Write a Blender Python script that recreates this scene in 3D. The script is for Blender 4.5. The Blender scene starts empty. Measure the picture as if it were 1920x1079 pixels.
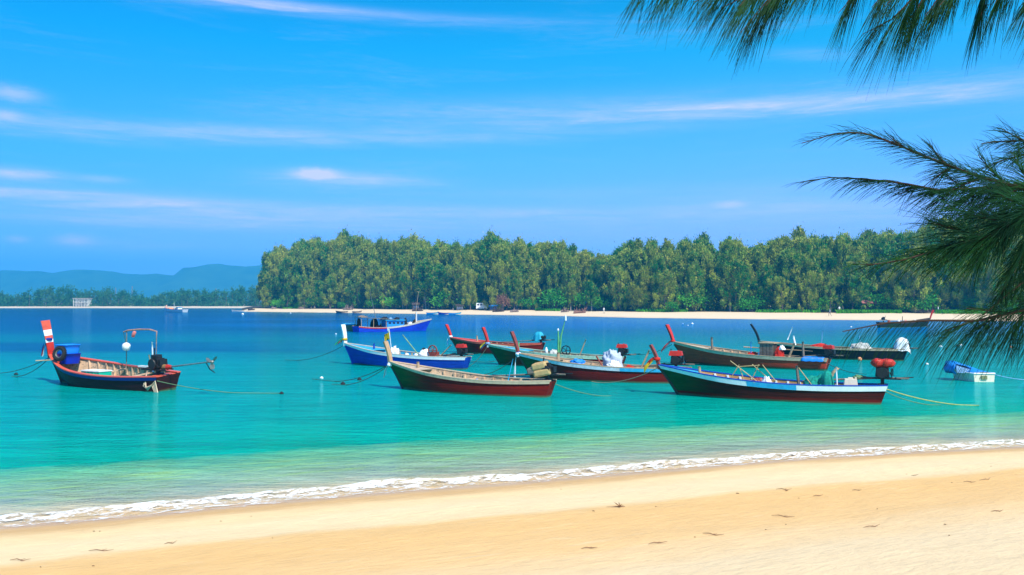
import bpy, math, random
import numpy as np
from mathutils import Vector, Matrix, noise as mnoise

R = random.Random(7)
SC = bpy.context.scene
C = SC.collection

# ------------------------------------------------------------ camera, sky, sun, exposure
F, CAMH, HOR = 1600.0, 3.6, 568.0
PITCH = math.atan((HOR - 539.5) / F)
cam_d = bpy.data.cameras.new("camera"); cam = bpy.data.objects.new("camera", cam_d); C.objects.link(cam)
cam.location = (0, 0, CAMH); cam.rotation_euler = (math.pi / 2 + PITCH, 0, 0)
cam_d.sensor_width = 36; cam_d.lens = 36 * F / 1920
cam_d.clip_start = 0.1; cam_d.clip_end = 20000
cam_d.dof.use_dof = True; cam_d.dof.focus_distance = 38; cam_d.dof.aperture_fstop = 22
SC.camera = cam
SC.view_settings.view_transform = 'Standard'; SC.view_settings.look = 'None'
SC.view_settings.exposure = 0.66; SC.view_settings.gamma = 1
SC.view_settings.use_curve_mapping = False
SUNV = Vector((0.35, -0.51, 0.785)).normalized()
EL = math.asin(SUNV.z); AZ = math.atan2(SUNV.x, SUNV.y)

sun_d = bpy.data.lights.new("sun", 'SUN'); sun_d.energy = 4.2; sun_d.angle = math.radians(0.5)
sun_d.color = (1.0, 0.95, 0.86)
sun = bpy.data.objects.new("sun", sun_d); C.objects.link(sun)
sun.rotation_euler = SUNV.to_track_quat('Z', 'Y').to_euler(); sun.location = (40, -30, 80)


class NT:
    """small node-tree writer"""
    def __init__(s, nt):
        s.nt = nt; s.n = nt.nodes; s.l = nt.links

    def put(s, sock, v):
        if isinstance(v, bpy.types.NodeSocket): s.l.new(v, sock)
        elif v is not None:
            if sock.type == 'RGBA' and len(v) == 3: v = (*v, 1)
            sock.default_value = v

    def node(s, t, ins=None, **kw):
        n = s.n.new(t)
        for k, v in kw.items(): setattr(n, k, v)
        for k, v in (ins or {}).items(): s.put(n.inputs[k], v)
        return n

    def m(s, op, a, b=None, c=None, clamp=False):
        n = s.n.new('ShaderNodeMath'); n.operation = op; n.use_clamp = clamp
        for i, v in enumerate((a, b, c)):
            if v is not None: s.put(n.inputs[i], v)
        return n.outputs[0]

    def mix(s, f, a, b, blend='MIX'):
        n = s.n.new('ShaderNodeMix'); n.data_type = 'RGBA'; n.blend_type = blend
        s.put(n.inputs[0], f); s.put(n.inputs[6], a); s.put(n.inputs[7], b)
        return n.outputs[2]

    def noise(s, vec, scale, detail=4, rough=0.55, dist=0.0):
        n = s.node('ShaderNodeTexNoise', {'Scale': scale, 'Detail': detail, 'Roughness': rough, 'Distortion': dist})
        if vec is not None: s.l.new(vec, n.inputs['Vector'])
        return n.outputs['Fac']

    def mapv(s, vec, scale=(1, 1, 1), loc=(0, 0, 0), rot=(0, 0, 0)):
        return s.node('ShaderNodeMapping', {'Vector': vec, 'Scale': scale, 'Location': loc, 'Rotation': rot}).outputs[0]

    def ramp(s, f, stops, interp='LINEAR'):
        n = s.n.new('ShaderNodeValToRGB'); n.color_ramp.interpolation = interp
        e = n.color_ramp.elements
        while len(e) < len(stops): e.new(0.5)
        for i, (p, c) in enumerate(stops):
            e[i].position = p; e[i].color = (*c, 1) if len(c) == 3 else c
        s.put(n.inputs[0], f)
        return n.outputs[0]

    def rng(s, v, a, b, c=0.0, d=1.0, smooth=False):
        n = s.node('ShaderNodeMapRange', {0: v, 1: a, 2: b, 3: c, 4: d})
        if smooth: n.interpolation_type = 'SMOOTHSTEP'
        return n.outputs[0]


def S(r, g, b):
    f = lambda c: (c / 255 / 12.92) if c / 255 <= 0.04045 else ((c / 255 + 0.055) / 1.055) ** 2.4
    return (f(r), f(g), f(b))


# world: physical sky, its colour deepened as the polarised photograph shows it, thin cirrus streaks
W = bpy.data.worlds.new("World"); SC.world = W; W.use_nodes = True
t = NT(W.node_tree); t.n.clear()
sky = t.node('ShaderNodeTexSky', sky_type='NISHITA', sun_disc=False, sun_elevation=EL, sun_rotation=AZ,
             altitude=0, air_density=1.0, dust_density=0.6, ozone_density=2.0)
tc = t.node('ShaderNodeTexCoord')
sep = t.node('ShaderNodeSeparateXYZ', {0: tc.outputs['Generated']})
dx, dy, dz = sep.outputs
az = t.m('ARCTAN2', dx, dy)
hyp = t.m('SQRT', t.m('ADD', t.m('MULTIPLY', dx, dx), t.m('MULTIPLY', dy, dy)))
el = t.m('ARCTAN2', dz, hyp)
hs = t.node('ShaderNodeHueSaturation', {'Saturation': 1.1, 'Color': sky.outputs[0]}).outputs[0]
tint = t.ramp(t.rng(el, 0.0, 0.8), [(0.0, (0.52, 0.70, 1.72)), (0.10, (0.70, 0.78, 1.72)), (0.205, (0.45, 1.02, 1.55)), (0.36, (0.06, 1.22, 1.4)),
                                      (0.48, (0.01, 1.08, 1.32)), (1.0, (0.02, 0.85, 1.1))])
skyc = t.mix(1.0, hs, tint, 'MULTIPLY')
skyc = t.mix(1.0, skyc, t.ramp(t.rng(az, -0.6, 0.3), [(0.0, (0.45, 0.80, 1.02)), (1.0, (1.08, 0.98, 1.04))]), 'MULTIPLY')


def px_az(x): return math.atan((x - 960) / F)
def px_el(x, y): return math.atan((HOR - y) / math.hypot(F, x - 960))


cv = t.node('ShaderNodeCombineXYZ', {0: az, 1: el, 2: 0.0}).outputs[0]
wisp = t.noise(t.mapv(cv, (9, 120, 1)), 1.0, 6, 0.6, 0.6)
fine = t.noise(t.mapv(cv, (45, 330, 1), loc=(3, 1, 0)), 1.0, 5, 0.65, 0.4)
puffn = t.noise(t.mapv(cv, (90, 260, 1), loc=(7, 2, 0)), 1.0, 5, 0.6, 0.3)
wis = t.rng(wisp, 0.34, 0.66)
total = None
streaks = [  # x, y, half width x, half width y, slope (dy/dx), strength, puffy
    (420, 250, 620, 16, -0.03, 0.5, 0), (1500, 197, 420, 15, -0.012, 0.66, 0), (1000, 205, 420, 24, -0.03, 0.26, 0),
    (1330, 198, 160, 8, -0.01, 0.30, 0), (1790, 184, 120, 9, 0.02, 0.35, 0),
    (350, 388, 460, 18, 0.03, 0.72, 0), (150, 373, 260, 8, 0.01, 0.5, 0), (950, 398, 360, 10, 0.01, 0.42, 0), (300, 415, 420, 12, 0.0, 0.4, 0),
    (640, 335, 120, 13, 0.01, 0.62, 0), (592, 326, 34, 9, 0.0, 1.4, 1), (740, 341, 90, 7, 0.0, 0.30, 0),
    (1370, 384, 26, 6, 0.0, 0.55, 1), (1420, 385, 160, 11, 0.0, 0.28, 0),
    (140, 451, 28, 9, 0.0, 0.62, 1), (32, 449, 16, 6, 0.0, 0.42, 1), (30, 326, 60, 10, 0.0, 0.9, 0),
    (80, 359, 110, 4, 0.0, 0.4, 0), (20, 174, 38, 11, 0.05, 0.5, 1), (6, 215, 24, 8, 0.0, 0.45, 1),
    (190, 336, 40, 6, 0.0, 0.3, 1), (550, 12, 380, 10, 0.02, 0.4, 0), (480, 2, 160, 8, 0.02, 0.4, 0),
    (1600, 395, 420, 22, 0.0, 0.28, 0), (250, 460, 120, 8, 0.0, 0.2, 0), (1520, 100, 70, 10, .1, .2, 0),
    (1250, 440, 620, 60, 0.0, 0.13, 0), (1300, 360, 500, 14, 0.0, 0.16, 0), (250, 415, 300, 9, 0.0, 0.2, 0),
]
for (x, y, sx, sy, sl, st, pf) in streaks:
    a0, e0 = px_az(x), px_el(x, y)
    k = F
    da = t.m('SUBTRACT', az, a0)
    de = t.m('ADD', t.m('SUBTRACT', el, e0), t.m('MULTIPLY', da, sl))
    nz = t.m('MULTIPLY', t.m('SUBTRACT', puffn if pf else wisp, 0.5), 1.1 if pf else 0.9)
    qa = t.m('MULTIPLY', da, k / sx); qe = t.m('ADD', t.m('MULTIPLY', de, k / sy), nz)
    g = t.m('EXPONENT', t.m('MULTIPLY', t.m('ADD', t.m('MULTIPLY', qa, qa), t.m('MULTIPLY', qe, qe)), -1.0))
    g = t.m('MULTIPLY', g, st)
    if not pf: g = t.m('MULTIPLY', g, t.m('ADD', t.m('MULTIPLY', t.m('MULTIPLY', wis, fine), 1.2), 0.35))
    total = g if total is None else t.m('ADD', total, g)
thin = t.m('MULTIPLY', t.m('MULTIPLY', t.rng(t.noise(t.mapv(cv, (3.2, 34, 1), loc=(1, 5, 2)), 1.0, 6, 0.6, 0.5), 0.5, 0.8), t.rng(fine, .3, .7)), 0.16)
total = t.m('ADD', total, thin, clamp=True)
skyc = t.mix(total, skyc, (5.8, 5.7, 9.6))
bg = t.node('ShaderNodeBackground', {'Color': skyc, 'Strength': 0.093})
out = t.node('ShaderNodeOutputWorld', {0: bg.outputs[0]})

SC.cycles.use_denoising = True
SC.cycles.max_bounces = 6; SC.cycles.diffuse_bounces = 3; SC.cycles.glossy_bounces = 3
SC.cycles.transparent_max_bounces = 16; SC.cycles.volume_bounces = 1


# ------------------------------------------------------------ pixel <-> place
def ray(px, py):
    d = Vector(((px - 960) / F, 1.0, (539.5 - py) / F))
    c, s = math.cos(PITCH), math.sin(PITCH)
    return Vector((d.x, d.y * c - d.z * s, d.y * s + d.z * c))


def at_z(px, py, z=0.0):
    d = ray(px, py); k = (z - CAMH) / d.z
    return Vector((d.x * k, d.y * k, z))


def at_Y(px, py, Y):
    d = ray(px, py); k = Y / d.y
    return Vector((d.x * k, Y, CAMH + d.z * k))


# ------------------------------------------------------------ objects
def tag(o, label=None, cat=None, group=None, kind=None):
    if label: o['label'] = label
    if cat: o['category'] = cat
    if group: o['group'] = group
    if kind: o['kind'] = kind
    return o


def empty(name, loc=(0, 0, 0), rz=0.0, label=None, cat=None, group=None):
    o = bpy.data.objects.new(name, None); C.objects.link(o)
    o.location = loc; o.rotation_euler = (0, 0, rz); o.empty_display_size = 0.1
    return tag(o, label, cat, group)


class MB:
    def __init__(s): s.v, s.f, s.mi = [], [], []

    def add(s, vs, fs, m=0):
        b = len(s.v); s.v += [tuple(q) for q in vs]
        s.f += [tuple(i + b for i in f) for f in fs]; s.mi += [m] * len(fs)
        return s

    def box(s, c, size, rot=None, m=0, taper=1.0):
        hx, hy, hz = size[0] / 2, size[1] / 2, size[2] / 2
        vs = [Vector((x * (taper if z > 0 else 1), y * (taper if z > 0 else 1), z)) for x in (-hx, hx) for y in (-hy, hy) for z in (-hz, hz)]
        if rot is not None:
            M = rot if isinstance(rot, Matrix) else Matrix.Rotation(rot, 3, 'Z')
            vs = [M @ q for q in vs]
        vs = [q + Vector(c) for q in vs]
        return s.add(vs, [(0, 1, 3, 2), (4, 6, 7, 5), (0, 4, 5, 1), (2, 3, 7, 6), (0, 2, 6, 4), (1, 5, 7, 3)], m)

    def tube(s, pts, r, n=6, m=0):
        pts = [Vector(p) for p in pts]; k = len(pts)
        rs = r if isinstance(r, (list, tuple)) else [r] * k
        up = None; vs = []
        for i, p in enumerate(pts):
            d = (pts[min(i + 1, k - 1)] - pts[max(i - 1, 0)])
            d = d.normalized() if d.length > 1e-9 else Vector((0, 0, 1))
            if up is None: up = Vector((0, 0, 1)) if abs(d.z) < 0.9 else Vector((1, 0, 0))
            a = d.cross(up)
            if a.length < 1e-6: a = d.orthogonal()
            a.normalize(); b = a.cross(d); up = b.cross(a) * 0 + b if False else up
            for j in range(n):
                q = 2 * math.pi * j / n
                vs.append(p + (a * math.cos(q) + b * math.sin(q)) * rs[i])
        fs = [(i * n + j, i * n + (j + 1) % n, (i + 1) * n + (j + 1) % n, (i + 1) * n + j) for i in range(k - 1) for j in range(n)]
        fs.append(tuple(range(n))); fs.append(tuple((k - 1) * n + j for j in reversed(range(n))))
        return s.add(vs, fs, m)

    def lathe(s, prof, n=12, M=None, m=0, closed=False):
        vs = [Vector((r * math.cos(2 * math.pi * j / n), r * math.sin(2 * math.pi * j / n), z)) for r, z in prof for j in range(n)]
        if M is not None: vs = [M @ q for q in vs]
        k = len(prof)
        fs = [(i * n + j, i * n + (j + 1) % n, ((i + 1) % k) * n + (j + 1) % n, ((i + 1) % k) * n + j)
              for i in range(k if closed else k - 1) for j in range(n)]
        if not closed:
            fs.append(tuple(reversed(range(n)))); fs.append(tuple((k - 1) * n + j for j in range(n)))
        return s.add(vs, fs, m)

    def grid(s, rows, m=0, close=False):
        b = [q for r in rows for q in r]; w = len(rows[0]); fs = []
        for i in range(len(rows) - 1):
            for j in range(w - 1): fs.append((i * w + j, i * w + j + 1, (i + 1) * w + j + 1, (i + 1) * w + j))
        return s.add(b, fs, m)

    def slab(s, rows, th, m=0):
        """a sheet of points given thickness th downward"""
        n, w = len(rows), len(rows[0])
        top = [Vector(q) for r in rows for q in r]; bot = [q - Vector((0, 0, th)) for q in top]; N = n * w
        fs = []
        for i in range(n - 1):
            for j in range(w - 1):
                a = (i * w + j, i * w + j + 1, (i + 1) * w + j + 1, (i + 1) * w + j)
                fs.append(a); fs.append(tuple(q + N for q in reversed(a)))
        e = [j for j in range(w)] + [i * w + w - 1 for i in range(1, n)] + [(n - 1) * w + j for j in range(w - 2, -1, -1)] + [i * w for i in range(n - 2, 0, -1)]
        for i in range(len(e)):
            a, b2 = e[i], e[(i + 1) % len(e)]
            fs.append((b2, a, a + N, b2 + N))
        return s.add(top + bot, fs, m)

    def build(s, name, mats, parent=None, smooth=False, label=None, cat=None, group=None, kind=None):
        me = bpy.data.meshes.new(name); me.from_pydata(s.v, [], s.f)
        if not isinstance(mats, (list, tuple)): mats = [mats]
        for m_ in mats: me.materials.append(m_)
        if len(mats) > 1: me.polygons.foreach_set('material_index', s.mi)
        if smooth: me.polygons.foreach_set('use_smooth', [True] * len(me.polygons))
        me.update()
        o = bpy.data.objects.new(name, me); C.objects.link(o)
        if parent: o.parent = parent
        return tag(o, label, cat, group, kind)


# ------------------------------------------------------------ materials
MATS = {}


def mk(name, col, rough=0.6, var=0.25, scale=6.0, bump=0.0, metal=0.0, wear=None, spec=0.35, transl=0.0, grain=None, rndhue=0.0, alpha=None):
    if name in MATS: return MATS[name]
    m = bpy.data.materials.new(name); m.use_nodes = True; t = NT(m.node_tree); t.n.clear()
    tc = t.node('ShaderNodeTexCoord').outputs['Object']
    vec = t.mapv(tc, grain) if grain else tc
    n1 = t.noise(vec, scale, 5, 0.6)
    f = t.rng(n1, 0.28, 0.72, 1 - var, 1 + var * 0.6)
    c = t.mix(1.0, col, t.node('ShaderNodeCombineColor', {0: f, 1: f, 2: f}).outputs[0], 'MULTIPLY')
    if wear:
        wcol, amt, wsc = wear
        w = t.rng(t.noise(vec, wsc, 6, 0.7), 1 - amt - 0.05, 1 - amt + 0.05)
        c = t.mix(w, c, wcol)
    if rndhue:
        oi = t.node('ShaderNodeObjectInfo').outputs['Random']
        c = t.node('ShaderNodeHueSaturation', {'Hue': t.rng(oi, 0, 1, 0.5 - rndhue, 0.5 + rndhue), 'Value': t.rng(oi, 0, 1, 1.25, 0.75), 'Color': c}).outputs[0]
    p = t.node('ShaderNodeBsdfPrincipled', {'Base Color': c, 'Roughness': rough, 'Metallic': metal, 'Specular IOR Level': spec})
    if bump:
        p_b = t.node('ShaderNodeBump', {'Strength': bump, 'Distance': 0.02, 'Height': n1})
        t.l.new(p_b.outputs[0], p.inputs['Normal'])
    sh = p.outputs[0]
    if transl:
        tr = t.node('ShaderNodeBsdfTranslucent', {'Color': c})
        sh = t.node('ShaderNodeMixShader', {0: transl, 1: sh, 2: tr.outputs[0]}).outputs[0]
    if alpha is not None:
        tp = t.node('ShaderNodeBsdfTransparent')
        sh = t.node('ShaderNodeMixShader', {0: alpha, 1: tp.outputs[0], 2: sh}).outputs[0]
    t.node('ShaderNodeOutputMaterial', {0: sh})
    MATS[name] = m
    return m


def hull_mat(name, body, bow=None, bow_len=2.5, bottom=None, bottom_z=0.1, Lh=4.0, wear=(0.25, 0.2, 0.15), amt=0.3, waterband=(0.1, 0.2, 0.1)):
    m = bpy.data.materials.new(name); m.use_nodes = True; t = NT(m.node_tree); t.n.clear()
    tc = t.node('ShaderNodeTexCoord').outputs['Object']
    sx, sy, sz = t.node('ShaderNodeSeparateXYZ', {0: tc}).outputs
    st = t.noise(t.mapv(tc, (0.7, 1, 5)), 2.0, 6, 0.65)
    fn = t.noise(t.mapv(tc, (3, 3, 14)), 3.0, 5, 0.7)
    c = body
    if bow:  # green bow tints paint in turquoise light bounced up from the water
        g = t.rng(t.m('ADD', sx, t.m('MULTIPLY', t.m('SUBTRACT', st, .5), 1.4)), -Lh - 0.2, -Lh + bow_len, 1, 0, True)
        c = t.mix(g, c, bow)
    if bottom:
        g = t.rng(t.m('ADD', sz, t.m('MULTIPLY', t.m('SUBTRACT', fn, .5), .12)), bottom_z - .03, bottom_z + .03, 1, 0)
        c = t.mix(g, c, bottom)
    v = t.rng(st, 0.3, 0.7, 0.7, 1.25)
    c = t.mix(1.0, c, t.node('ShaderNodeCombineColor', {0: v, 1: v, 2: v}).outputs[0], 'MULTIPLY')
    w = t.rng(fn, 1 - amt - 0.02, 1 - amt + 0.05)
    c = t.mix(t.m('MULTIPLY', w, .65), c, wear)
    wl = t.m('MULTIPLY', t.rng(t.m('ADD', sz, t.m('MULTIPLY', t.m('SUBTRACT', st, .5), .1)), 0.03, 0.09, 1, 0), .75)
    c = t.mix(wl, c, waterband)
    # seams between the strakes
    seam = t.m('ABSOLUTE', t.m('SUBTRACT', t.m('FRACT', t.m('MULTIPLY', sz, 5.5)), 0.5))
    hgt = t.m('ADD', t.rng(seam, 0.0, 0.05), t.m('MULTIPLY', fn, .4))
    p = t.node('ShaderNodeBsdfPrincipled', {'Base Color': c, 'Roughness': 0.6, 'Specular IOR Level': 0.12})
    b = t.node('ShaderNodeBump', {'Strength': 0.5, 'Distance': 0.02, 'Height': hgt}); t.l.new(b.outputs[0], p.inputs['Normal'])
    t.node('ShaderNodeOutputMaterial', {0: p.outputs[0]})
    return m


wood_l = mk('weathered_wood', (0.46, 0.32, 0.19), 0.75, 0.35, 4, 0.3, grain=(1, 6, 6))
wood_g = mk('grey_wood', (0.22, 0.17, 0.13), 0.8, 0.4, 4, 0.3, grain=(1, 6, 6))
wood_o = mk('orange_wood', (0.48, 0.24, 0.09), 0.6, 0.3, 4, 0.2, grain=(1, 6, 6))
wood_d = mk('dark_wood', (0.07, 0.045, 0.03), 0.7, 0.4, 4, 0.3, grain=(1, 6, 6))
wood_p = mk('pale_inner_wood', (0.64, 0.41, 0.25), 0.75, 0.35, 5, 0.2, wear=((0.25, 0.18, 0.13), 0.42, 7))
white = mk('white_paint', (0.84, 0.83, 0.80), 0.5, 0.12, 5, 0.1, wear=((0.5, 0.42, 0.34), 0.32, 9))
red = mk('red_paint', (0.56, 0.026, 0.012), 0.5, 0.25, 5, 0.1, wear=((0.42, 0.10, 0.06), 0.34, 9))
redo = mk('orange_red_paint', (0.72, 0.10, 0.05), 0.45, 0.2, 5, 0.1, wear=((0.6, 0.25, 0.18), 0.35, 9))
redb = mk('brown_red_paint', (0.30, 0.05, 0.03), 0.5, 0.3, 5, 0.1, wear=((0.25, 0.12, 0.08), 0.38, 9))
blue = mk('blue_paint', (0.01, 0.06, 0.40), 0.45, 0.2, 5, 0.1, wear=((0.15, 0.2, 0.35), 0.34, 9))
cyan = mk('sky_blue_paint', (0.03, 0.40, 0.66), 0.45, 0.2, 5, 0.1, wear=((0.4, 0.5, 0.5), 0.36, 9))
green = mk('green_paint', (0.03, 0.30, 0.16), 0.5, 0.25, 5, 0.1)
black = mk('black_iron', (0.018, 0.018, 0.02), 0.5, 0.4, 8, 0.2)
steel = mk('worn_steel', (0.30, 0.28, 0.25), 0.45, 0.4, 8, 0.1, 0.6)
brass = mk('rusty_metal', (0.35, 0.18, 0.07), 0.6, 0.4, 9, 0.2, 0.2)
rubber = mk('tyre_rubber', (0.015, 0.015, 0.017), 0.8, 0.3, 10)
tub_b = mk('blue_plastic', (0.015, 0.24, 0.85), 0.35, 0.1, 3)
tub_d = mk('deep_blue_plastic', (0.005, 0.03, 0.42), 0.35, 0.1, 3)
teal = mk('teal_plastic', (0.01, 0.45, 0.30), 0.4, 0.15, 3)
rope_t = mk('tan_rope', (0.42, 0.33, 0.2), 0.9, 0.3, 20)
rope_g = mk('green_rope', (0.12, 0.22, 0.10), 0.9, 0.3, 20)
rope_d = mk('dark_rope', (0.04, 0.07, 0.05), 0.9, 0.3, 20)
cl_white = mk('white_cloth', (0.8, 0.8, 0.8), 0.85, 0.12, 5, 0.3)
cl_grey = mk('grey_tarp', (0.45, 0.50, 0.60), 0.6, 0.2, 5, 0.4)
cl_cyan = mk('cyan_tarp', (0.02, 0.36, 0.50), 0.6, 0.25, 5, 0.3)
cl_blue = mk('blue_tarp', (0.01, 0.22, 0.66), 0.5, 0.25, 5, 0.3)
cl_tan = mk('tan_sacking', (0.52, 0.34, 0.14), 0.8, 0.25, 6, 0.3)
cl_red = mk('red_cloth', (0.85, 0.05, 0.03), 0.8, 0.2, 6, 0.0, transl=0.5)
cl_pink = mk('pink_cloth', (0.95, 0.34, 0.30), 0.8, 0.2, 6, 0.0, transl=0.5)
cl_yel = mk('yellow_cloth', (0.85, 0.6, 0.02), 0.8, 0.2, 6, 0.0, transl=0.5)
cl_grn = mk('green_cloth', (0.05, 0.4, 0.12), 0.8, 0.2, 6, 0.0, transl=0.5)
cl_nav = mk('navy_cloth', (0.03, 0.05, 0.35), 0.8, 0.2, 6, 0.0, transl=0.4)
cl_lb = mk('pale_blue_cloth', (0.35, 0.6, 0.85), 0.8, 0.2, 6, 0.0, transl=0.5)
cl_blk = mk('black_netting', (0.012, 0.014, 0.02), 0.9, 0.3, 12, 0.4)
net_t = mk('teal_netting', (0.0, 0.30, 0.22), 0.8, 0.4, 14, 0.5, alpha=0.8)
net_w = mk('pale_netting', (0.50, 0.50, 0.46), 0.9, 0.35, 22, 0.6)
foamw = mk('white_foam_block', (0.78, 0.77, 0.72), 0.7, 0.12, 9, 0.2)
orange = mk('orange_plastic', (0.75, 0.28, 0.12), 0.5, 0.15, 6)
glass = mk('dark_glass', (0.02, 0.03, 0.05), 0.1, 0.1, 3, spec=0.6)


# ------------------------------------------------------------ beach and sea
SHP = [(-260, 1012), (0, 987), (240, 968), (480, 943), (720, 923), (960, 905), (1200, 885), (1440, 865), (1680, 849), (1920, 837), (2200, 825)]
shw = [at_z(x, y, 0) for x, y in SHP]
shx = np.array([-400.0] + [p.x for p in shw] + [500.0])
k0 = (shw[1].y - shw[0].y) / (shw[1].x - shw[0].x); k1 = 0.22
shy = np.array([shw[0].y + k0 * (-400 - shw[0].x) * 0.45] + [p.y for p in shw] + [shw[-1].y + k1 * (500 - shw[-1].x)])
CT = math.cos(math.radians(25))


def shore_s(x, y):  # metres seaward of the water's edge
    return (y - np.interp(x, shx, shy)) * CT


def fbm(x, y, sc, seed=0.0, oc=4):
    return mnoise.fractal(Vector((x * sc + seed, y * sc - seed, seed * 1.7)), 1.0, 2.0, oc)


def sand_z(x, y):
    s = float(shore_s(x, y)); d = -s
    if d < 0: return max(-2.5, 0.075 * d)
    z = 0.082 * d + 0.003 * d * d
    if d > 15: z = 0.082 * 15 + .003 * 225 + 0.02 * (d - 15) if d < 60 else 2.8
    w = min(1, d / 2.5)
    return z + w * (0.035 * fbm(x, y * 1.6, 0.35, 3.1) + 0.012 * fbm(x, y, 1.7, 9.2))


def grid_obj(name, xs, ys, zf, mat, attr=True, kind='structure'):
    nx, ny = len(xs), len(ys)
    co = [(x, y, zf(x, y)) for y in ys for x in xs]
    fs = [(j * nx + i, j * nx + i + 1, (j + 1) * nx + i + 1, (j + 1) * nx + i) for j in range(ny - 1) for i in range(nx - 1)]
    me = bpy.data.meshes.new(name); me.from_pydata(co, [], fs)
    if attr:
        a = me.attributes.new('shore', 'FLOAT', 'POINT')
        ar = np.array(co); a.data.foreach_set('value', shore_s(ar[:, 0], ar[:, 1]).astype(np.float32))
    me.materials.append(mat); me.polygons.foreach_set('use_smooth', [True] * len(me.polygons)); me.update()
    o = bpy.data.objects.new(name, me); C.objects.link(o); o['kind'] = kind
    return o


def sand_material():
    m = bpy.data.materials.new('beach_sand'); m.use_nodes = True; t = NT(m.node_tree); t.n.clear()
    pos = t.node('ShaderNodeNewGeometry').outputs['Position']
    sh = t.node('ShaderNodeAttribute', attribute_name='shore').outputs['Fac']
    rot = t.mapv(pos, (1, 1, 1), rot=(0, 0, -math.radians(25)))
    big = t.noise(t.mapv(rot, (0.10, 0.45, 0.3)), 1.0, 5, 0.55)
    mid = t.noise(t.mapv(rot, (0.8, 2.2, 1)), 1.0, 5, 0.6)
    s2 = t.m('ADD', t.m('ADD', sh, t.m('MULTIPLY', t.m('SUBTRACT', big, .5), 1.9)), t.m('MULTIPLY', t.m('SUBTRACT', mid, .5), .45))
    c = t.ramp(t.rng(s2, -13, 0.6), [
        (0.0, (0.79, 0.58, 0.35)), (0.36, (0.79, 0.57, 0.33)), (0.47, (0.78, 0.48, 0.21)), (0.60, (0.77, 0.455, 0.18)),
        (0.67, (0.77, 0.465, 0.19)), (0.705, (0.80, 0.58, 0.32)), (0.79, (0.81, 0.60, 0.34)), (0.865, (0.80, 0.56, 0.29)), (0.905, (0.62, 0.38, 0.17)), (1.0, (0.52, 0.31, 0.13))])
    patch = t.rng(t.noise(t.mapv(rot, (0.9, 3.2, 1), loc=(4, 2, 0)), 1.0, 5, 0.6), 0.60, 0.72)
    c = t.mix(t.m('MULTIPLY', patch, 0.55), c, (0.79, 0.56, 0.30))
    gr = t.noise(pos, 60.0, 4, 0.7)
    v = t.m('MULTIPLY', t.rng(gr, 0.25, 0.75, 0.93, 1.05), t.rng(t.noise(rot, 2.2, 6, 0.65), 0.3, 0.7, 0.94, 1.04))
    c = t.mix(1.0, c, t.node('ShaderNodeCombineColor', {0: v, 1: v, 2: v}).outputs[0], 'MULTIPLY')
    spk = t.rng(t.noise(pos, 26.0, 2, 0.5), 0.775, 0.80)
    c = t.mix(t.m('MULTIPLY', spk, .6), c, (0.25, 0.14, 0.07))
    wet = t.rng(t.m('ADD', sh, t.m('MULTIPLY', t.m('SUBTRACT', big, .5), .5)), -0.7, -0.15, 0, 1, True)
    hgt = t.m('ADD', t.m('MULTIPLY', gr, 0.25), t.m('MULTIPLY', t.noise(t.mapv(rot, (2.2, 5, 2)), 1.6, 6, 0.65), 1.6))
    b = t.node('ShaderNodeBump', {'Strength': t.rng(wet, 0, 1, 0.45, 0.03), 'Distance': 0.05, 'Height': hgt})
    p = t.node('ShaderNodeBsdfPrincipled', {'Base Color': c, 'Roughness': t.rng(wet, 0, 1, 0.9, 0.32), 'Specular IOR Level': t.rng(wet, 0, 1, 0.15, 0.4), 'Normal': b.outputs[0]})
    t.node('ShaderNodeOutputMaterial', {0: p.outputs[0]})
    return m


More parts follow.
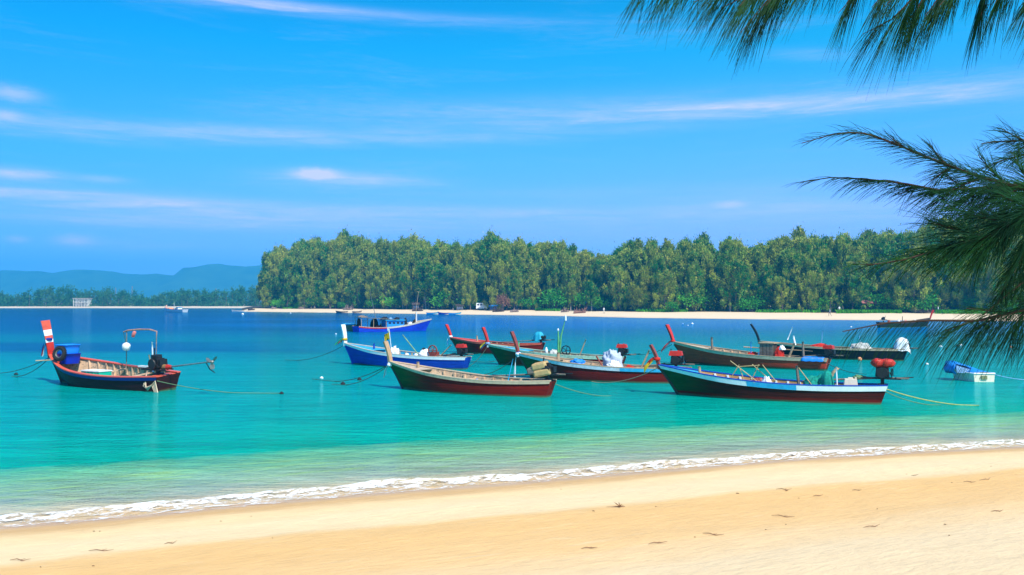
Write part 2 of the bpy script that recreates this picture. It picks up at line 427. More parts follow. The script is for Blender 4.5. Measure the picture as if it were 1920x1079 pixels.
def water_material():
    m = bpy.data.materials.new('sea_water'); m.use_nodes = True; t = NT(m.node_tree); t.n.clear()
    pos = t.node('ShaderNodeNewGeometry').outputs['Position']
    sh = t.node('ShaderNodeAttribute', attribute_name='shore').outputs['Fac']
    X, Y, Z = t.node('ShaderNodeSeparateXYZ', {0: pos}).outputs
    rot = t.mapv(pos, (1, 1, 1), rot=(0, 0, -math.radians(25)))
    n_big = t.noise(t.mapv(rot, (0.05, 0.16, 1)), 1.0, 5, 0.55)
    n_mid = t.noise(t.mapv(rot, (0.35, 1.0, 1)), 1.0, 6, 0.62)
    n_edge = t.noise(t.mapv(rot, (1.2, 2.6, 1)), 1.0, 5, 0.7)
    s2 = t.m('ADD', sh, t.m('ADD', t.m('MULTIPLY', t.m('SUBTRACT', n_mid, .5), 0.9), t.m('ADD', t.m('MULTIPLY', t.m('SUBTRACT', n_edge, .5), 1.5), t.m('MULTIPLY', t.m('SUBTRACT', n_big, .5), 0.6))))
    near = t.ramp(t.rng(s2, 0.0, 12.0), [
        (0.0, (0.66, 0.42, 0.22)), (0.07, (0.50, 0.40, 0.25)), (0.13, (0.30, 0.34, 0.24)), (0.22, (0.24, 0.36, 0.22)), (0.32, (0.16, 0.38, 0.19)),
        (0.415, (0.09, 0.37, 0.19)), (0.455, (0.0, 0.31, 0.195)), (0.70, (0.0, 0.305, 0.215)), (1.0, (0.0, 0.285, 0.235))])
    # yellow-green patches over shallow sand
    yel = t.m('MULTIPLY', t.rng(t.noise(t.mapv(rot, (0.5, 3.2, 1), loc=(2, 9, 0)), 1.0, 5, 0.65), 0.50, 0.66), t.m('MULTIPLY', t.rng(s2, 1.2, 2.2), t.rng(s2, 3.6, 5.0, 1, 0)))
    near = t.mix(t.m('MULTIPLY', yel, .65), near, (0.30, 0.48, 0.13))
    # out in the bay: bands of sand and weed under deepening water (by distance, log scale)
    nb = t.noise(t.mapv(pos, (0.012, 0.05, 1)), 1.0, 5, 0.55)
    ly = t.m('ADD', t.m('LOGARITHM', Y, 10.0), t.m('MULTIPLY', t.m('SUBTRACT', nb, .5), 0.07))
    lg = t.rng(ly, 1.4, 2.6)
    farl = t.ramp(lg, [(0.0, (0.0, 0.285, 0.24)), (0.13, (0.0, 0.265, 0.245)), (0.24, (0.0, 0.24, 0.24)), (0.315, (0.0, 0.18, 0.23)), (0.335, (0.0, 0.075, 0.19)),
                       (0.40, (0.0, 0.075, 0.19)), (0.425, (0.0, 0.15, 0.20)), (0.47, (0.0, 0.125, 0.20)), (0.54, (0.0, 0.065, 0.18)), (0.70, (0.0, 0.040, 0.155)), (0.90, (0.0, 0.022, 0.08)), (1.0, (0.0, 0.02, 0.07))])
    farr = t.ramp(lg, [(0.0, (0.0, 0.285, 0.24)), (0.13, (0.0, 0.265, 0.245)), (0.28, (0.0, 0.235, 0.245)), (0.40, (0.0, 0.19, 0.25)), (0.47, (0.0, 0.15, 0.26)), (0.53, (0.0, 0.11, 0.29)),
                       (0.60, (0.0, 0.115, 0.40)), (0.72, (0.0, 0.11, 0.42)), (0.90, (0.0, 0.06, 0.26)), (1.0, (0.0, 0.035, 0.12))])
    side = t.rng(t.m('ADD', t.m('DIVIDE', X, Y), t.m('MULTIPLY', t.m('SUBTRACT', nb, .5), .5)), -0.42, -0.05, 0, 1, True)
    far = t.mix(side, farl, farr)
    c = t.mix(t.rng(sh, 6.0, 16.0), near, far)
    rip = t.noise(t.mapv(pos, (0.9, 3.0, 1)), 1.0, 4, 0.6)
    streak = t.noise(t.mapv(pos, (0.10, 0.9, 1)), 1.0, 6, 0.7)
    v = t.m('MULTIPLY', t.rng(rip, 0.3, 0.7, 0.88, 1.14), t.rng(streak, 0.3, 0.7, 0.78, 1.18))
    c = t.mix(1.0, c, t.node('ShaderNodeCombineColor', {0: v, 1: v, 2: v}).outputs[0], 'MULTIPLY')
    weed = t.m('MULTIPLY', t.rng(t.noise(t.mapv(pos, (0.55, 2.4, 1), loc=(5, 5, 0)), 1.0, 3, 0.5), 0.73, 0.77), t.rng(sh, 4, 7))
    c = t.mix(t.m('MULTIPLY', weed, .55), c, (0.0, 0.12, 0.16))
    w1 = t.noise(t.mapv(pos, (1.1, 2.6, 1), rot=(0, 0, 0.2)), 1.0, 5, 0.62, 0.3)
    w2 = t.noise(t.mapv(pos, (6, 9, 1)), 1.0, 4, 0.6)
    h = t.m('ADD', w1, t.m('MULTIPLY', w2, 0.22))
    b = t.node('ShaderNodeBump', {'Strength': 0.9, 'Distance': 0.11, 'Height': h})
    c = t.mix(1.0, c, (1.08, 1.13, 1.07), 'MULTIPLY')
    df = t.node('ShaderNodeBsdfDiffuse', {'Color': c, 'Normal': b.outputs[0]})
    gl = t.node('ShaderNodeBsdfGlossy', {'Color': (0.34, 0.80, 0.92, 1), 'Roughness': 0.06, 'Normal': b.outputs[0]})
    fr = t.node('ShaderNodeFresnel', {'IOR': 1.33, 'Normal': b.outputs[0]}).outputs[0]
    mx = t.node('ShaderNodeMixShader', {0: t.m('MULTIPLY', fr, 0.80, clamp=True), 1: df.outputs[0], 2: gl.outputs[0]})
    t.node('ShaderNodeOutputMaterial', {0: mx.outputs[0]})
    return m


M_sand = sand_material(); M_water = water_material()
xs = np.concatenate([np.linspace(-60, -14, 12)[:-1], np.arange(-14, 20, 0.28), np.linspace(20, 80, 14)])
ys = np.concatenate([np.linspace(-20, 6, 14)[:-1], np.arange(6, 24, 0.2), np.linspace(24, 60, 16)])
grid_obj('beach', xs, ys, sand_z, M_sand)
xs = np.concatenate([np.linspace(-3500, -60, 12)[:-1], np.linspace(-60, 80, 141)[:-1], np.linspace(80, 3500, 14)])
ys = np.concatenate([np.arange(-30, 60, 0.7), np.geomspace(60, 3500, 40)])
grid_obj('sea', xs, ys, lambda x, y: 0.0, M_water)
# sea bed far out so nothing ends in empty space
MB().add([(-3500, 58, -2.6), (3500, 58, -2.6), (3500, 3500, -2.6), (-3500, 3500, -2.6)], [(0, 1, 2, 3)]).build('seabed', mk('seabed_sand', (0.4, 0.35, 0.25)), kind='structure')


def foam():
    m = bpy.data.materials.new('sea_foam'); m.use_nodes = True; t = NT(m.node_tree); t.n.clear()
    pos = t.node('ShaderNodeNewGeometry').outputs['Position']
    v = t.node('ShaderNodeAttribute', attribute_name='across').outputs['Fac']
    rot = t.mapv(pos, (1, 1, 1), rot=(0, 0, -math.radians(25)))
    n = t.noise(t.mapv(rot, (1.3, 3.6, 1)), 1.4, 7, 0.68, 0.5)
    lace = t.noise(t.mapv(rot, (5, 9, 1)), 1.3, 5, 0.7, 0.8)
    prof = t.ramp(v, [(0.0, (0, 0, 0)), (0.05, (.44, .44, .44)), (0.12, (0.50, .50, .50)), (0.40, (0.54, 0.54, 0.54)), (0.70, (0.62, 0.62, 0.62)), (0.86, (.46, .46, .46)), (1.0, (0.05, 0.05, 0.05))])
    f = t.m('ADD', t.m('ADD', n, t.m('MULTIPLY', t.m('SUBTRACT', lace, .5), .9)), prof)
    a = t.rng(f, 0.93, 1.22, 0, .97)
    c = t.mix(t.rng(f, 1.0, 1.14), (0.74, 0.52, 0.32), (0.93, 0.92, 0.90))
    b = t.node('ShaderNodeBump', {'Strength': 0.3, 'Distance': 0.02, 'Height': f})
    p = t.node('ShaderNodeBsdfPrincipled', {'Base Color': c, 'Roughness': 0.7, 'Specular IOR Level': 0.2, 'Normal': b.outputs[0]})
    tr = t.node('ShaderNodeBsdfTransparent')
    mx = t.node('ShaderNodeMixShader', {0: a, 1: tr.outputs[0], 2: p.outputs[0]})
    t.node('ShaderNodeOutputMaterial', {0: mx.outputs[0]})
    X = np.arange(-16, 26, 0.05); NV = 26
    co, av = [], []
    for x in X:
        y0 = float(np.interp(x, shx, shy))
        lo = -0.30 + 0.22 * fbm(x, 0, 0.5, 2.0) + 0.06 * fbm(x, 0, 2.4, 5.0)
        hi = 0.88 + 0.32 * fbm(x, 0, 0.35, 8.0) + 0.16 * fbm(x, 0, 1.6, 4.0)
        for j in range(NV):
            v = j / (NV - 1); s = lo + (hi - lo) * v
            xx = x - s * math.sin(math.radians(25)); yy = y0 + s * math.cos(math.radians(25)) / 1.0
            base = max(sand_z(xx, yy), 0.0) + 0.008
            crest = math.exp(-((v - 0.72 - .08 * fbm(x, 3, .8)) / 0.16) ** 2) * (0.07 + 0.05 * fbm(x, 1, 0.6, 1.0)) * math.sin(math.pi * min(1, v * 1.0)) ** .5
            lump = 0.022 * max(0, fbm(xx, yy, 3.2, 6.0, 5) + .3) * math.sin(math.pi * v)
            co.append((xx, yy, base + max(0, crest) + lump)); av.append(v)
    nx = len(X)
    fs = [(i * NV + j, (i + 1) * NV + j, (i + 1) * NV + j + 1, i * NV + j + 1) for i in range(nx - 1) for j in range(NV - 1)]
    me = bpy.data.meshes.new('sea_foam'); me.from_pydata(co, [], fs)
    a = me.attributes.new('across', 'FLOAT', 'POINT'); a.data.foreach_set('value', np.array(av, dtype=np.float32))
    me.materials.append(m); me.polygons.foreach_set('use_smooth', [True] * len(me.polygons))
    o = bpy.data.objects.new('sea_foam', me); C.objects.link(o)
    tag(o, 'white broken foam where the wavelets wash onto the sand', 'foam', kind='stuff')


foam()

# ------------------------------------------------------------ wooded spit across the bay
ISL = [(440, 584.4), (475, 585), (640, 587), (850, 590), (1000, 592), (1200, 596.5), (1450, 599.5), (1700, 601.5), (1920, 603), (2400, 606)]
isx = [p[0] for p in ISL]; isY = [at_z(x, y, 0).y for x, y in ISL]


def isl_Y(px): return float(np.interp(px, isx, isY))


def isl_pt(px, d, z=None):
    Y = isl_Y(px) + d
    zz = isl_z(px, d) if z is None else z
    p = at_z(px, 900, 0); k = Y / p.y
    return Vector((p.x * k, Y, zz))


def isl_z(px, d):
    e = min(1, max(-0.3, (px - 452) / 26))
    z = float(np.interp(d, [-12, 0, 4, 12, 30, 48, 220], [-0.9, -0.02, 0.28, 0.62, 1.15, 1.35, 1.7]))
    return min(z, e * 1.6 if e < 1 else z)


m_isl = bpy.data.materials.new('spit_ground'); m_isl.use_nodes = True
t = NT(m_isl.node_tree); t.n.clear()
pos = t.node('ShaderNodeNewGeometry').outputs['Position']
dd = t.node('ShaderNodeAttribute', attribute_name='inland').outputs['Fac']
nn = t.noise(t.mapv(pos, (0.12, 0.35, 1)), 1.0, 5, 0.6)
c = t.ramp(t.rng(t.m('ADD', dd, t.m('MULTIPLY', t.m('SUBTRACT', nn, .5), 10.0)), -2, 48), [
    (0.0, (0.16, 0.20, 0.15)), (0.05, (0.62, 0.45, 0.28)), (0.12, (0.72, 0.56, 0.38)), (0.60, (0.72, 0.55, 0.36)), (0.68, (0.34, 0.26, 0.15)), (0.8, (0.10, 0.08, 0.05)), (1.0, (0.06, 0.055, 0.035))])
p = t.node('ShaderNodeBsdfPrincipled', {'Base Color': c, 'Roughness': 0.95, 'Specular IOR Level': 0.1})
t.node('ShaderNodeOutputMaterial', {0: p.outputs[0]})
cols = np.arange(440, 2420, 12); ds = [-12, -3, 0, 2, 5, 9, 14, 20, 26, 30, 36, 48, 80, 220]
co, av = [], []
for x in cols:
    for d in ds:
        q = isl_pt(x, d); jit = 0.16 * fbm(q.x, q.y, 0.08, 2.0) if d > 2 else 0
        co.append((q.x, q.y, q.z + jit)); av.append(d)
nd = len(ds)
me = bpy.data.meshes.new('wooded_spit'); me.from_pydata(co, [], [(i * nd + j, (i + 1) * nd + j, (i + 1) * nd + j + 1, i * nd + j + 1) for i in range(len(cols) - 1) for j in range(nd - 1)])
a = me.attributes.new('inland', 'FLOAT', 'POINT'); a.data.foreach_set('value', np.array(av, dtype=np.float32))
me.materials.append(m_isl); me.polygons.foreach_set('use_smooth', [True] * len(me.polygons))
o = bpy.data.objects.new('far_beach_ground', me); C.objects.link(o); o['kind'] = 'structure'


# foliage material: olive and deep green clumps
def foliage_mat(name, c1, c2, c3, transl=0.12, sc=0.2):
    m = bpy.data.materials.new(name); m.use_nodes = True; t = NT(m.node_tree); t.n.clear()
    pos = t.node('ShaderNodeNewGeometry').outputs['Position']
    oi = t.node('ShaderNodeObjectInfo').outputs['Random']
    n1 = t.noise(pos, sc, 4, 0.6); n2 = t.noise(pos, sc * 5, 3, 0.6)
    f = t.m('ADD', t.rng(n1, 0.38, 0.62), t.m('MULTIPLY', t.m('SUBTRACT', oi, .5), 1.2), clamp=True)
    c = t.mix(f, c1, c2)
    c = t.mix(t.m('MULTIPLY', t.rng(n2, 0.5, 0.68), .6), c, c3)
    p = t.node('ShaderNodeBsdfPrincipled', {'Base Color': c, 'Roughness': 0.75, 'Specular IOR Level': 0.12})
    tr = t.node('ShaderNodeBsdfTranslucent', {'Color': c})
    mx = t.node('ShaderNodeMixShader', {0: transl, 1: p.outputs[0], 2: tr.outputs[0]})
    t.node('ShaderNodeOutputMaterial', {0: mx.outputs[0]})
    return m


fol = foliage_mat('casuarina_foliage', (0.018, 0.19, 0.018), (0.28, 0.35, 0.032), (0.68, 0.58, 0.12))
fol_b = foliage_mat('shrub_foliage', (0.03, 0.24, 0.02), (0.10, 0.40, 0.02), (0.18, 0.42, 0.05))
fol_f = foliage_mat('far_foliage', (0.03, 0.15, 0.05), (0.07, 0.17, 0.06), (0.10, 0.20, 0.07), sc=0.1)
fol_dead = foliage_mat('dead_foliage', (0.20, 0.09, 0.05), (0.26, 0.13, 0.08), (0.3, 0.18, 0.1))
bark = mk('bark', (0.16, 0.12, 0.10), 0.9, 0.4, 2, 0.3)
bark_w = mk('pale_bark', (0.40, 0.34, 0.28), 0.9, 0.4, 2, 0.3)


def leaf_quads(cs, dirs, ln, wd, rng, nrm=None):
    """elongated leaf faces; cs, dirs: (n,3); returns verts, faces"""
    n = len(cs)
    rnd = rng.normal(size=(n, 3)) if nrm is None else nrm + rng.normal(size=(n, 3)) * .38; side = np.cross(dirs, rnd); side /= np.linalg.norm(side, axis=1)[:, None] + 1e-9
    l = ln[:, None]; w = wd[:, None]
    a = cs - dirs * l * .5; b = cs + side * w * .5; c_ = cs + dirs * l * .5; d = cs - side * w * .5
    V = np.stack([a, b, c_, d], 1).reshape(-1, 3)
    Fc = np.arange(4 * n).reshape(n, 4)
    return V, Fc


def mesh_np(name, V, Fc, mat):
    me = bpy.data.meshes.new(name)
    n = len(Fc)
    me.vertices.add(len(V)); me.vertices.foreach_set('co', V.astype(np.float32).ravel())
    me.loops.add(n * 4); me.loops.foreach_set('vertex_index', Fc.astype(np.int32).ravel())
    me.polygons.add(n); me.polygons.foreach_set('loop_start', np.arange(0, n * 4, 4, dtype=np.int32))
    me.update(calc_edges=True); me.materials.append(mat)
    return me


def tree_proto(seed, H=25.0, style=0):
    """trunk + limbs mesh and a crown mesh of leaf plumes, height H"""
    rng = np.random.default_rng(seed); rr = random.Random(seed)
    lean = (rr.uniform(-.05, .05), rr.uniform(-.03, .03))
    ax = lambda t_: Vector((lean[0] * H * t_ + 0.35 * math.sin(t_ * 5 + seed), lean[1] * H * t_ + .25 * math.sin(t_ * 4 + 2 * seed), t_ * H))
    T = MB(); T.tube([ax(i / 9 * .93) for i in range(10)], [0.34 * (1 - i / 9 * .85) for i in range(10)], 7)
    cs, ds, ls, ws, ns = [], [], [], [], []
    nl = 44 if style != 2 else 32
    low = {0: 0.12, 1: 0.30, 2: 0.04}[style]
    wid = {0: 0.17, 1: 0.15, 2: 0.24}[style] * H
    for k in range(nl):
        t_ = low + (0.97 - low) * (k + rr.random()) / nl
        u = (t_ - low) / (1 - low)
        env = wid * (0.55 + 0.65 * math.sin(math.pi * min(1, u * 0.85 + .12))) * (1 - u ** 2 * .70) * rr.uniform(.4, 1.4)
        a = k * 2.39996 + rr.uniform(-.5, .5)
        rise = rr.uniform(0.15, 0.75) + u * .9
        p0 = ax(t_); out = Vector((math.cos(a), math.sin(a), 0))
        pts = [p0 + out * env * q + Vector((0, 0, rise * env * (q ** 1.3))) for q in (0, .35, .7, 1)]
        T.tube(pts, [.09, .06, .04, .015], 4)
        nc = rr.choice((2, 3, 3, 4))
        for c in range(nc):
            q = rr.uniform(.42, 1.05)
            cc = p0 + out * env * q + Vector((0, 0, rise * env * q ** 1.3)) + Vector((rr.gauss(0, .5), rr.gauss(0, .5), rr.gauss(0, .5)))
            rad = rr.uniform(.7, 1.45) * H / 25; m_ = int(100 * rad ** 1.6)
            off = rng.normal(size=(m_, 3)) * np.array([rad * .42, rad * .42, rad * .8])
            pos = np.array(cc) + off
            up = np.array([out.x * .35, out.y * .35, 1.0]) * (1 if rr.random() < .72 else -1)
            dr = off * .6 + up * rad * 1.0 + rng.normal(size=(m_, 3)) * .3
            cen = np.array(cc) - np.array(ax(min(.97, t_))); nn_ = off / rad + cen / (np.linalg.norm(cen) + 1e-6) * .45 + np.array([0, 0, .35]); ns.append(nn_)
            dr /= np.linalg.norm(dr, axis=1)[:, None]
            cs.append(pos); ds.append(dr); ls.append(rng.uniform(.5, 1.1, m_)); ws.append(rng.uniform(.2, .38, m_))
    V, Fc = leaf_quads(np.concatenate(cs), np.concatenate(ds), np.concatenate(ls), np.concatenate(ws), rng, np.concatenate(ns))
    tm = bpy.data.meshes.new('trunk'); tm.from_pydata(T.v, [], T.f); tm.materials.append(bark_w if style == 1 else bark)
    tm.polygons.foreach_set('use_smooth', [True] * len(tm.polygons))
    return tm, mesh_np('crown', V, Fc, fol)


protos = [(tree_proto(10 + i, 25.0, (0, 0, 1, 0, 2, 1, 0)[i]), (0, 0, 1, 0, 2, 1, 0)[i]) for i in range(7)]


def put_tree(name, pr, loc, H, rz, label, cat, group, wide=1.0, base=25.0, crown_mat=None):
    r = empty(name, loc, rz, label, cat, group)
    r.scale = (H / base * wide, H / base * wide, H / base)
    for nm, me in (('trunk', pr[0]), ('crown', pr[1])):
        o = bpy.data.objects.new(nm, me); C.objects.link(o); o.parent = r
    return r


TOP = [(440, 575), (484, 545), (490, 505), (503, 468), (540, 461), (570, 447), (600, 446), (625, 438), (655, 436), (700, 449), (740, 446), (760, 440), (800, 446), (850, 452),
       (880, 453), (895, 441), (930, 433), (960, 443), (1000, 446), (1040, 449), (1065, 457), (1090, 464), (1110, 468), (1140, 473), (1155, 460), (1195, 444), (1230, 448), (1270, 447),
       (1310, 441), (1350, 449), (1375, 441), (1400, 449), (1430, 457), (1470, 445), (1510, 433), (1560, 439), (1590, 434), (1640, 437), (1680, 434), (1720, 425), (1770, 410), (1820, 403), (1920, 398), (2400, 380)]
tx, ty = [p[0] for p in TOP], [p[1] for p in TOP]
TR = random.Random(5)
LBL_TREE = {0: 'tall feathery casuarina tree in the dense wood on the spit across the bay', 1: 'tall casuarina with a bare pale lower trunk in the wood across the bay',
            2: 'broad low branching casuarina at the front of the wood across the bay'}
ntree = 0
for row, (d0, step, hf) in enumerate([(33, 42, (.42, .72)), (39, 34, (.62, .92)), (47, 30, (.85, 1.0)), (57, 29, (.93, 1.03)), (70, 34, (.95, 1.05)), (88, 44, (.94, 1.02))]):
    x = 492 + (0, 8, 3, 12, 20, 25)[row]
    while x < 2010 if row < 4 else x < 1960:
        px = x + TR.uniform(-9, 9); d = d0 + TR.uniform(-4, 4)
        sl = isl_Y(px) / 200
        q = isl_pt(px, d)
        top = float(np.interp(px, tx, ty))
        H = ((HOR - top) * q.y / F + CAMH - q.z) * TR.uniform(*hf) * .91
        if px < 520 and row < 2: H *= .8
        if H > 4:
            br_ = row == 0 and TR.random() < .7
            cand = [p for p in protos if (p[1] == 2) == br_]
            pr, stl = TR.choice(cand)
            put_tree('casuarina_tree', pr, (q.x, q.y, q.z - .15), H, TR.uniform(0, 6.28), LBL_TREE[stl], 'tree',
                     'casuarina trees of the wood across the bay', wide=TR.uniform(.80, 1.2) * (1.15 if H < 18 else 1.0))
            ntree += 1
        x += step * TR.uniform(.75, 1.25) * (1.0 if px > 900 else .82)
print('trees', ntree)


def bush_proto(seed, H=4.0, mat=None, n=900, rad=2.2):
    rng = np.random.default_rng(seed); rr = random.Random(seed); T = MB(); cs = []; ds = []
    for k in range(9):
        a = k * 2.4; e = rr.uniform(.4, 1) * rad * .7; top = rr.uniform(.5, .9) * H
        T.tube([(0, 0, 0), (math.cos(a) * e * .5, math.sin(a) * e * .5, top * .6), (math.cos(a) * e, math.sin(a) * e, top)], [.07, .05, .02], 4)
        m_ = n // 9
        off = rng.normal(size=(m_, 3)) * np.array([.6, .6, .5]) * rad * .45
        cs.append(np.array([math.cos(a) * e, math.sin(a) * e, top * .8]) + off); dr = off + rng.normal(size=(m_, 3)) * .4; ds.append(dr / np.linalg.norm(dr, axis=1)[:, None])
    cs = np.concatenate(cs); cs[:, 2] = np.clip(cs[:, 2], .05, None)
    V, Fc = leaf_quads(cs, np.concatenate(ds), rng.uniform(.3, .6, len(cs)), rng.uniform(.15, .3, len(cs)), rng)
    tm = bpy.data.meshes.new('stem'); tm.from_pydata(T.v, [], T.f); tm.materials.append(bark)
    return tm, mesh_np('crown', V, Fc, mat or fol_b)


bp = [bush_proto(50 + i) for i in range(3)]; bpd = bush_proto(60, mat=fol_dead, n=700)
for (px, d, H, i) in [(560, 30, 3.4, 0), (585, 34, 5, 1), (612, 33, 6.5, 2), (640, 31, 3, 0), (700, 31, 4, 1), (735, 33, 6, 2), (830, 31, 7, 0), (878, 33, 5, 1), (998, 32, 5, 2), (1040, 31, 7, 0),
                      (1100, 33, 6, 1), (1130, 34, 5, 2), (1262, 29, 3, 0), (1300, 32, 6, 1), (1410, 33, 5, 2), (1540, 33, 4, 0), (1648, 33, 5.2, 1), (1700, 33, 4.4, 2), (1735, 31, 4.6, 0), (1830, 34, 4, 1), (1890, 33, 4, 2), (520, 32, 5, 2)]:
    q = isl_pt(px, d)
    r = put_tree('beach_shrub', bp[i], (q.x, q.y, q.z - .1), H, px, 'bright green leafy shrub at the foot of the wood across the bay', 'shrub', 'green shrubs along the far beach', wide=1.1, base=4.0)
q = isl_pt(943, 24); put_tree('dead_shrub', bpd, (q.x, q.y, q.z), 5.6, 1.0, 'reddish brown dead bush standing on the far beach beside the driftwood', 'shrub', None, wide=.8, base=4.0)

# dark undergrowth closing the wood below the crowns
rng = np.random.default_rng(14); n = 26000
pxs = rng.uniform(500, 2100, n); dd_ = rng.uniform(56, 112, n); cs = []
for a_, b_ in zip(pxs, dd_):
    q = isl_pt(a_, b_); cs.append((q.x, q.y, q.z + rng.uniform(0, 6.5)))
cs = np.array(cs); dr = rng.normal(size=cs.shape); dr /= np.linalg.norm(dr, axis=1)[:, None]
V, Fc = leaf_quads(cs, dr, rng.uniform(1.0, 1.9, n), rng.uniform(.6, 1.1, n), rng)
o = bpy.data.objects.new('undergrowth', mesh_np('undergrowth', V, Fc, fol)); C.objects.link(o)
tag(o, 'dark undergrowth below the crowns of the wood', 'undergrowth', kind='stuff')

# grass strips behind the far sand
rng = np.random.default_rng(4)
cs = []
for (xa, xb, n, dd0) in [(1572, 1692, 2600, 27), (1758, 1990, 4200, 27), (1420, 1540, 1000, 30), (1195, 1290, 900, 29), (1005, 1050, 500, 26), (528, 562, 400, 27)]:
    for _ in range(n):
        px = rng.uniform(xa, xb); q = isl_pt(px, dd0 + abs(rng.normal()) * 3.5); cs.append((q.x, q.y, q.z + rng.uniform(0.0, .35)))
cs = np.array(cs); dr = rng.normal(size=cs.shape) * .35 + np.array([0, -.2, 1.0]); dr /= np.linalg.norm(dr, axis=1)[:, None]
V, Fc = leaf_quads(cs, dr, rng.uniform(.9, 1.5, len(cs)), rng.uniform(.35, .6, len(cs)), rng)
gm = foliage_mat('grass_blades', (0.06, 0.33, 0.01), (0.12, 0.42, 0.015), (0.16, 0.45, 0.03), transl=.35)
o = bpy.data.objects.new('beach_grass', mesh_np('beach_grass', V, Fc, gm)); C.objects.link(o)
tag(o, 'bright green grass growing behind the far sand', 'grass', kind='stuff')

# ------------------------------------------------------------ far shore, its woods, hills
far_sand = mk('far_sand', (0.68, 0.54, 0.38), 0.95, 0.15, 0.02)
b = MB(); rows = []
for yy, z in ((568, -1.0), (576, 0.05), (584, .5), (604, 1.0), (640, 1.3), (1400, 3)):
    rows.append([(x, yy + 6 * math.sin(x * .01), z) for x in np.linspace(-1500, 700, 60)])
b.grid(rows).build('far_shore', far_sand, kind='structure', smooth=True)
rng = np.random.default_rng(9); cs, ds, ls, ws = [], [], [], []
tk = MB(); FR = random.Random(3)
x = -560.0
while x < 20:
    for rw in range(3):
        X0 = x + FR.uniform(-3, 3); Y0 = 606 + rw * 9 + FR.uniform(-3, 3)
        H = 9.0 + 2.2 * math.sin(X0 * .055) + 1.6 * math.sin(X0 * .13 + 1) + FR.uniform(-1.6, 2.2) + rw * .6
        tk.tube([(X0, Y0, .8), (X0, Y0, H * .8)], [.25, .08], 4)
        for k in range(19):
            u = FR.uniform(0, 1) ** 1.25; rr_ = 2.9 * (1 - u * .6)
            c0 = np.array([X0 + FR.gauss(0, rr_ * .6), Y0 + FR.gauss(0, rr_ * .6), 1 + u * H]); m_ = 14
            off = rng.normal(size=(m_, 3)) * np.array([.75, .75, .9]); cs.append(c0 + off)
            dr = off + np.array([0, 0, .9]) + rng.normal(size=(m_, 3)) * .4; ds.append(dr / np.linalg.norm(dr, axis=1)[:, None]); ls.append(rng.uniform(.9, 1.7, m_)); ws.append(rng.uniform(.4, .8, m_))
    x += FR.uniform(2.4, 4.6)
V, Fc = leaf_quads(np.concatenate(cs), np.concatenate(ds), np.concatenate(ls), np.concatenate(ws), rng)
o = bpy.data.objects.new('distant_woods', mesh_np('distant_woods', V, Fc, fol_f)); C.objects.link(o)
tag(o, 'hazy line of distant trees behind the far white beach', 'woods', kind='stuff')
tk.build('distant_trunks', bark, parent=o, kind='stuff')

HP = [(-900, 520), (-500, 500), (-200, 512), (0, 507), (60, 508), (100, 513), (140, 507), (200, 507), (240, 515), (300, 513), (340, 518), (360, 504), (400, 494), (440, 499), (500, 498), (600, 505), (800, 520), (1200, 545), (1700, 560)]
b = MB(); rows = []
for j, fr in enumerate((0, .12, .3, .5, .7, .88, 1.0, .9, .6, 0)):
    row_ = []
    for i in range(160):
        px = -900 + i * 2600 / 159
        Yb = 2550 + j * 62 if j < 7 else 2920 + (j - 6) * 90
        q = at_Y(px, float(np.interp(px, [p[0] for p in HP], [p[1] for p in HP])), 2920)
        hz = q.z * fr * (1 + (.22 * fbm(q.x, Yb, 0.006, 4.0) if 0 < fr < 1 else .03 * fbm(q.x, 0, .02, 2.)))
        row_.append((q.x, Yb + 60 * fbm(q.x, 7, .004, 1.), max(hz, -1 if fr == 0 else 1)))
    rows.append(row_)
b.grid(rows).build('hills', mk('hill_forest', (0.035, 0.085, 0.03), 0.9, 0.5, 0.02), kind='structure', smooth=True)

# haze in the air of the bay
hz = MB().box((0, 1700, 85), (7300, 3900, 184)).build('haze', [], kind='stuff')
hz['label'] = 'pale blue haze lying over the bay'; hz['category'] = 'haze'
hm = bpy.data.materials.new('haze_air'); hm.use_nodes = True; t = NT(hm.node_tree); t.n.clear()
pv = t.node('ShaderNodeVolumePrincipled', {'Color': (0.05, 0.58, 1.0, 1), 'Density': 0.00040, 'Anisotropy': 0.2})
ho = t.node('ShaderNodeOutputMaterial'); t.l.new(pv.outputs[0], ho.inputs['Volume'])
hz.data.materials.append(hm)

# ============================================================ BOATS
def smooth01(u): u = max(0.0, min(1.0, u)); return u * u * (3 - 2 * u)


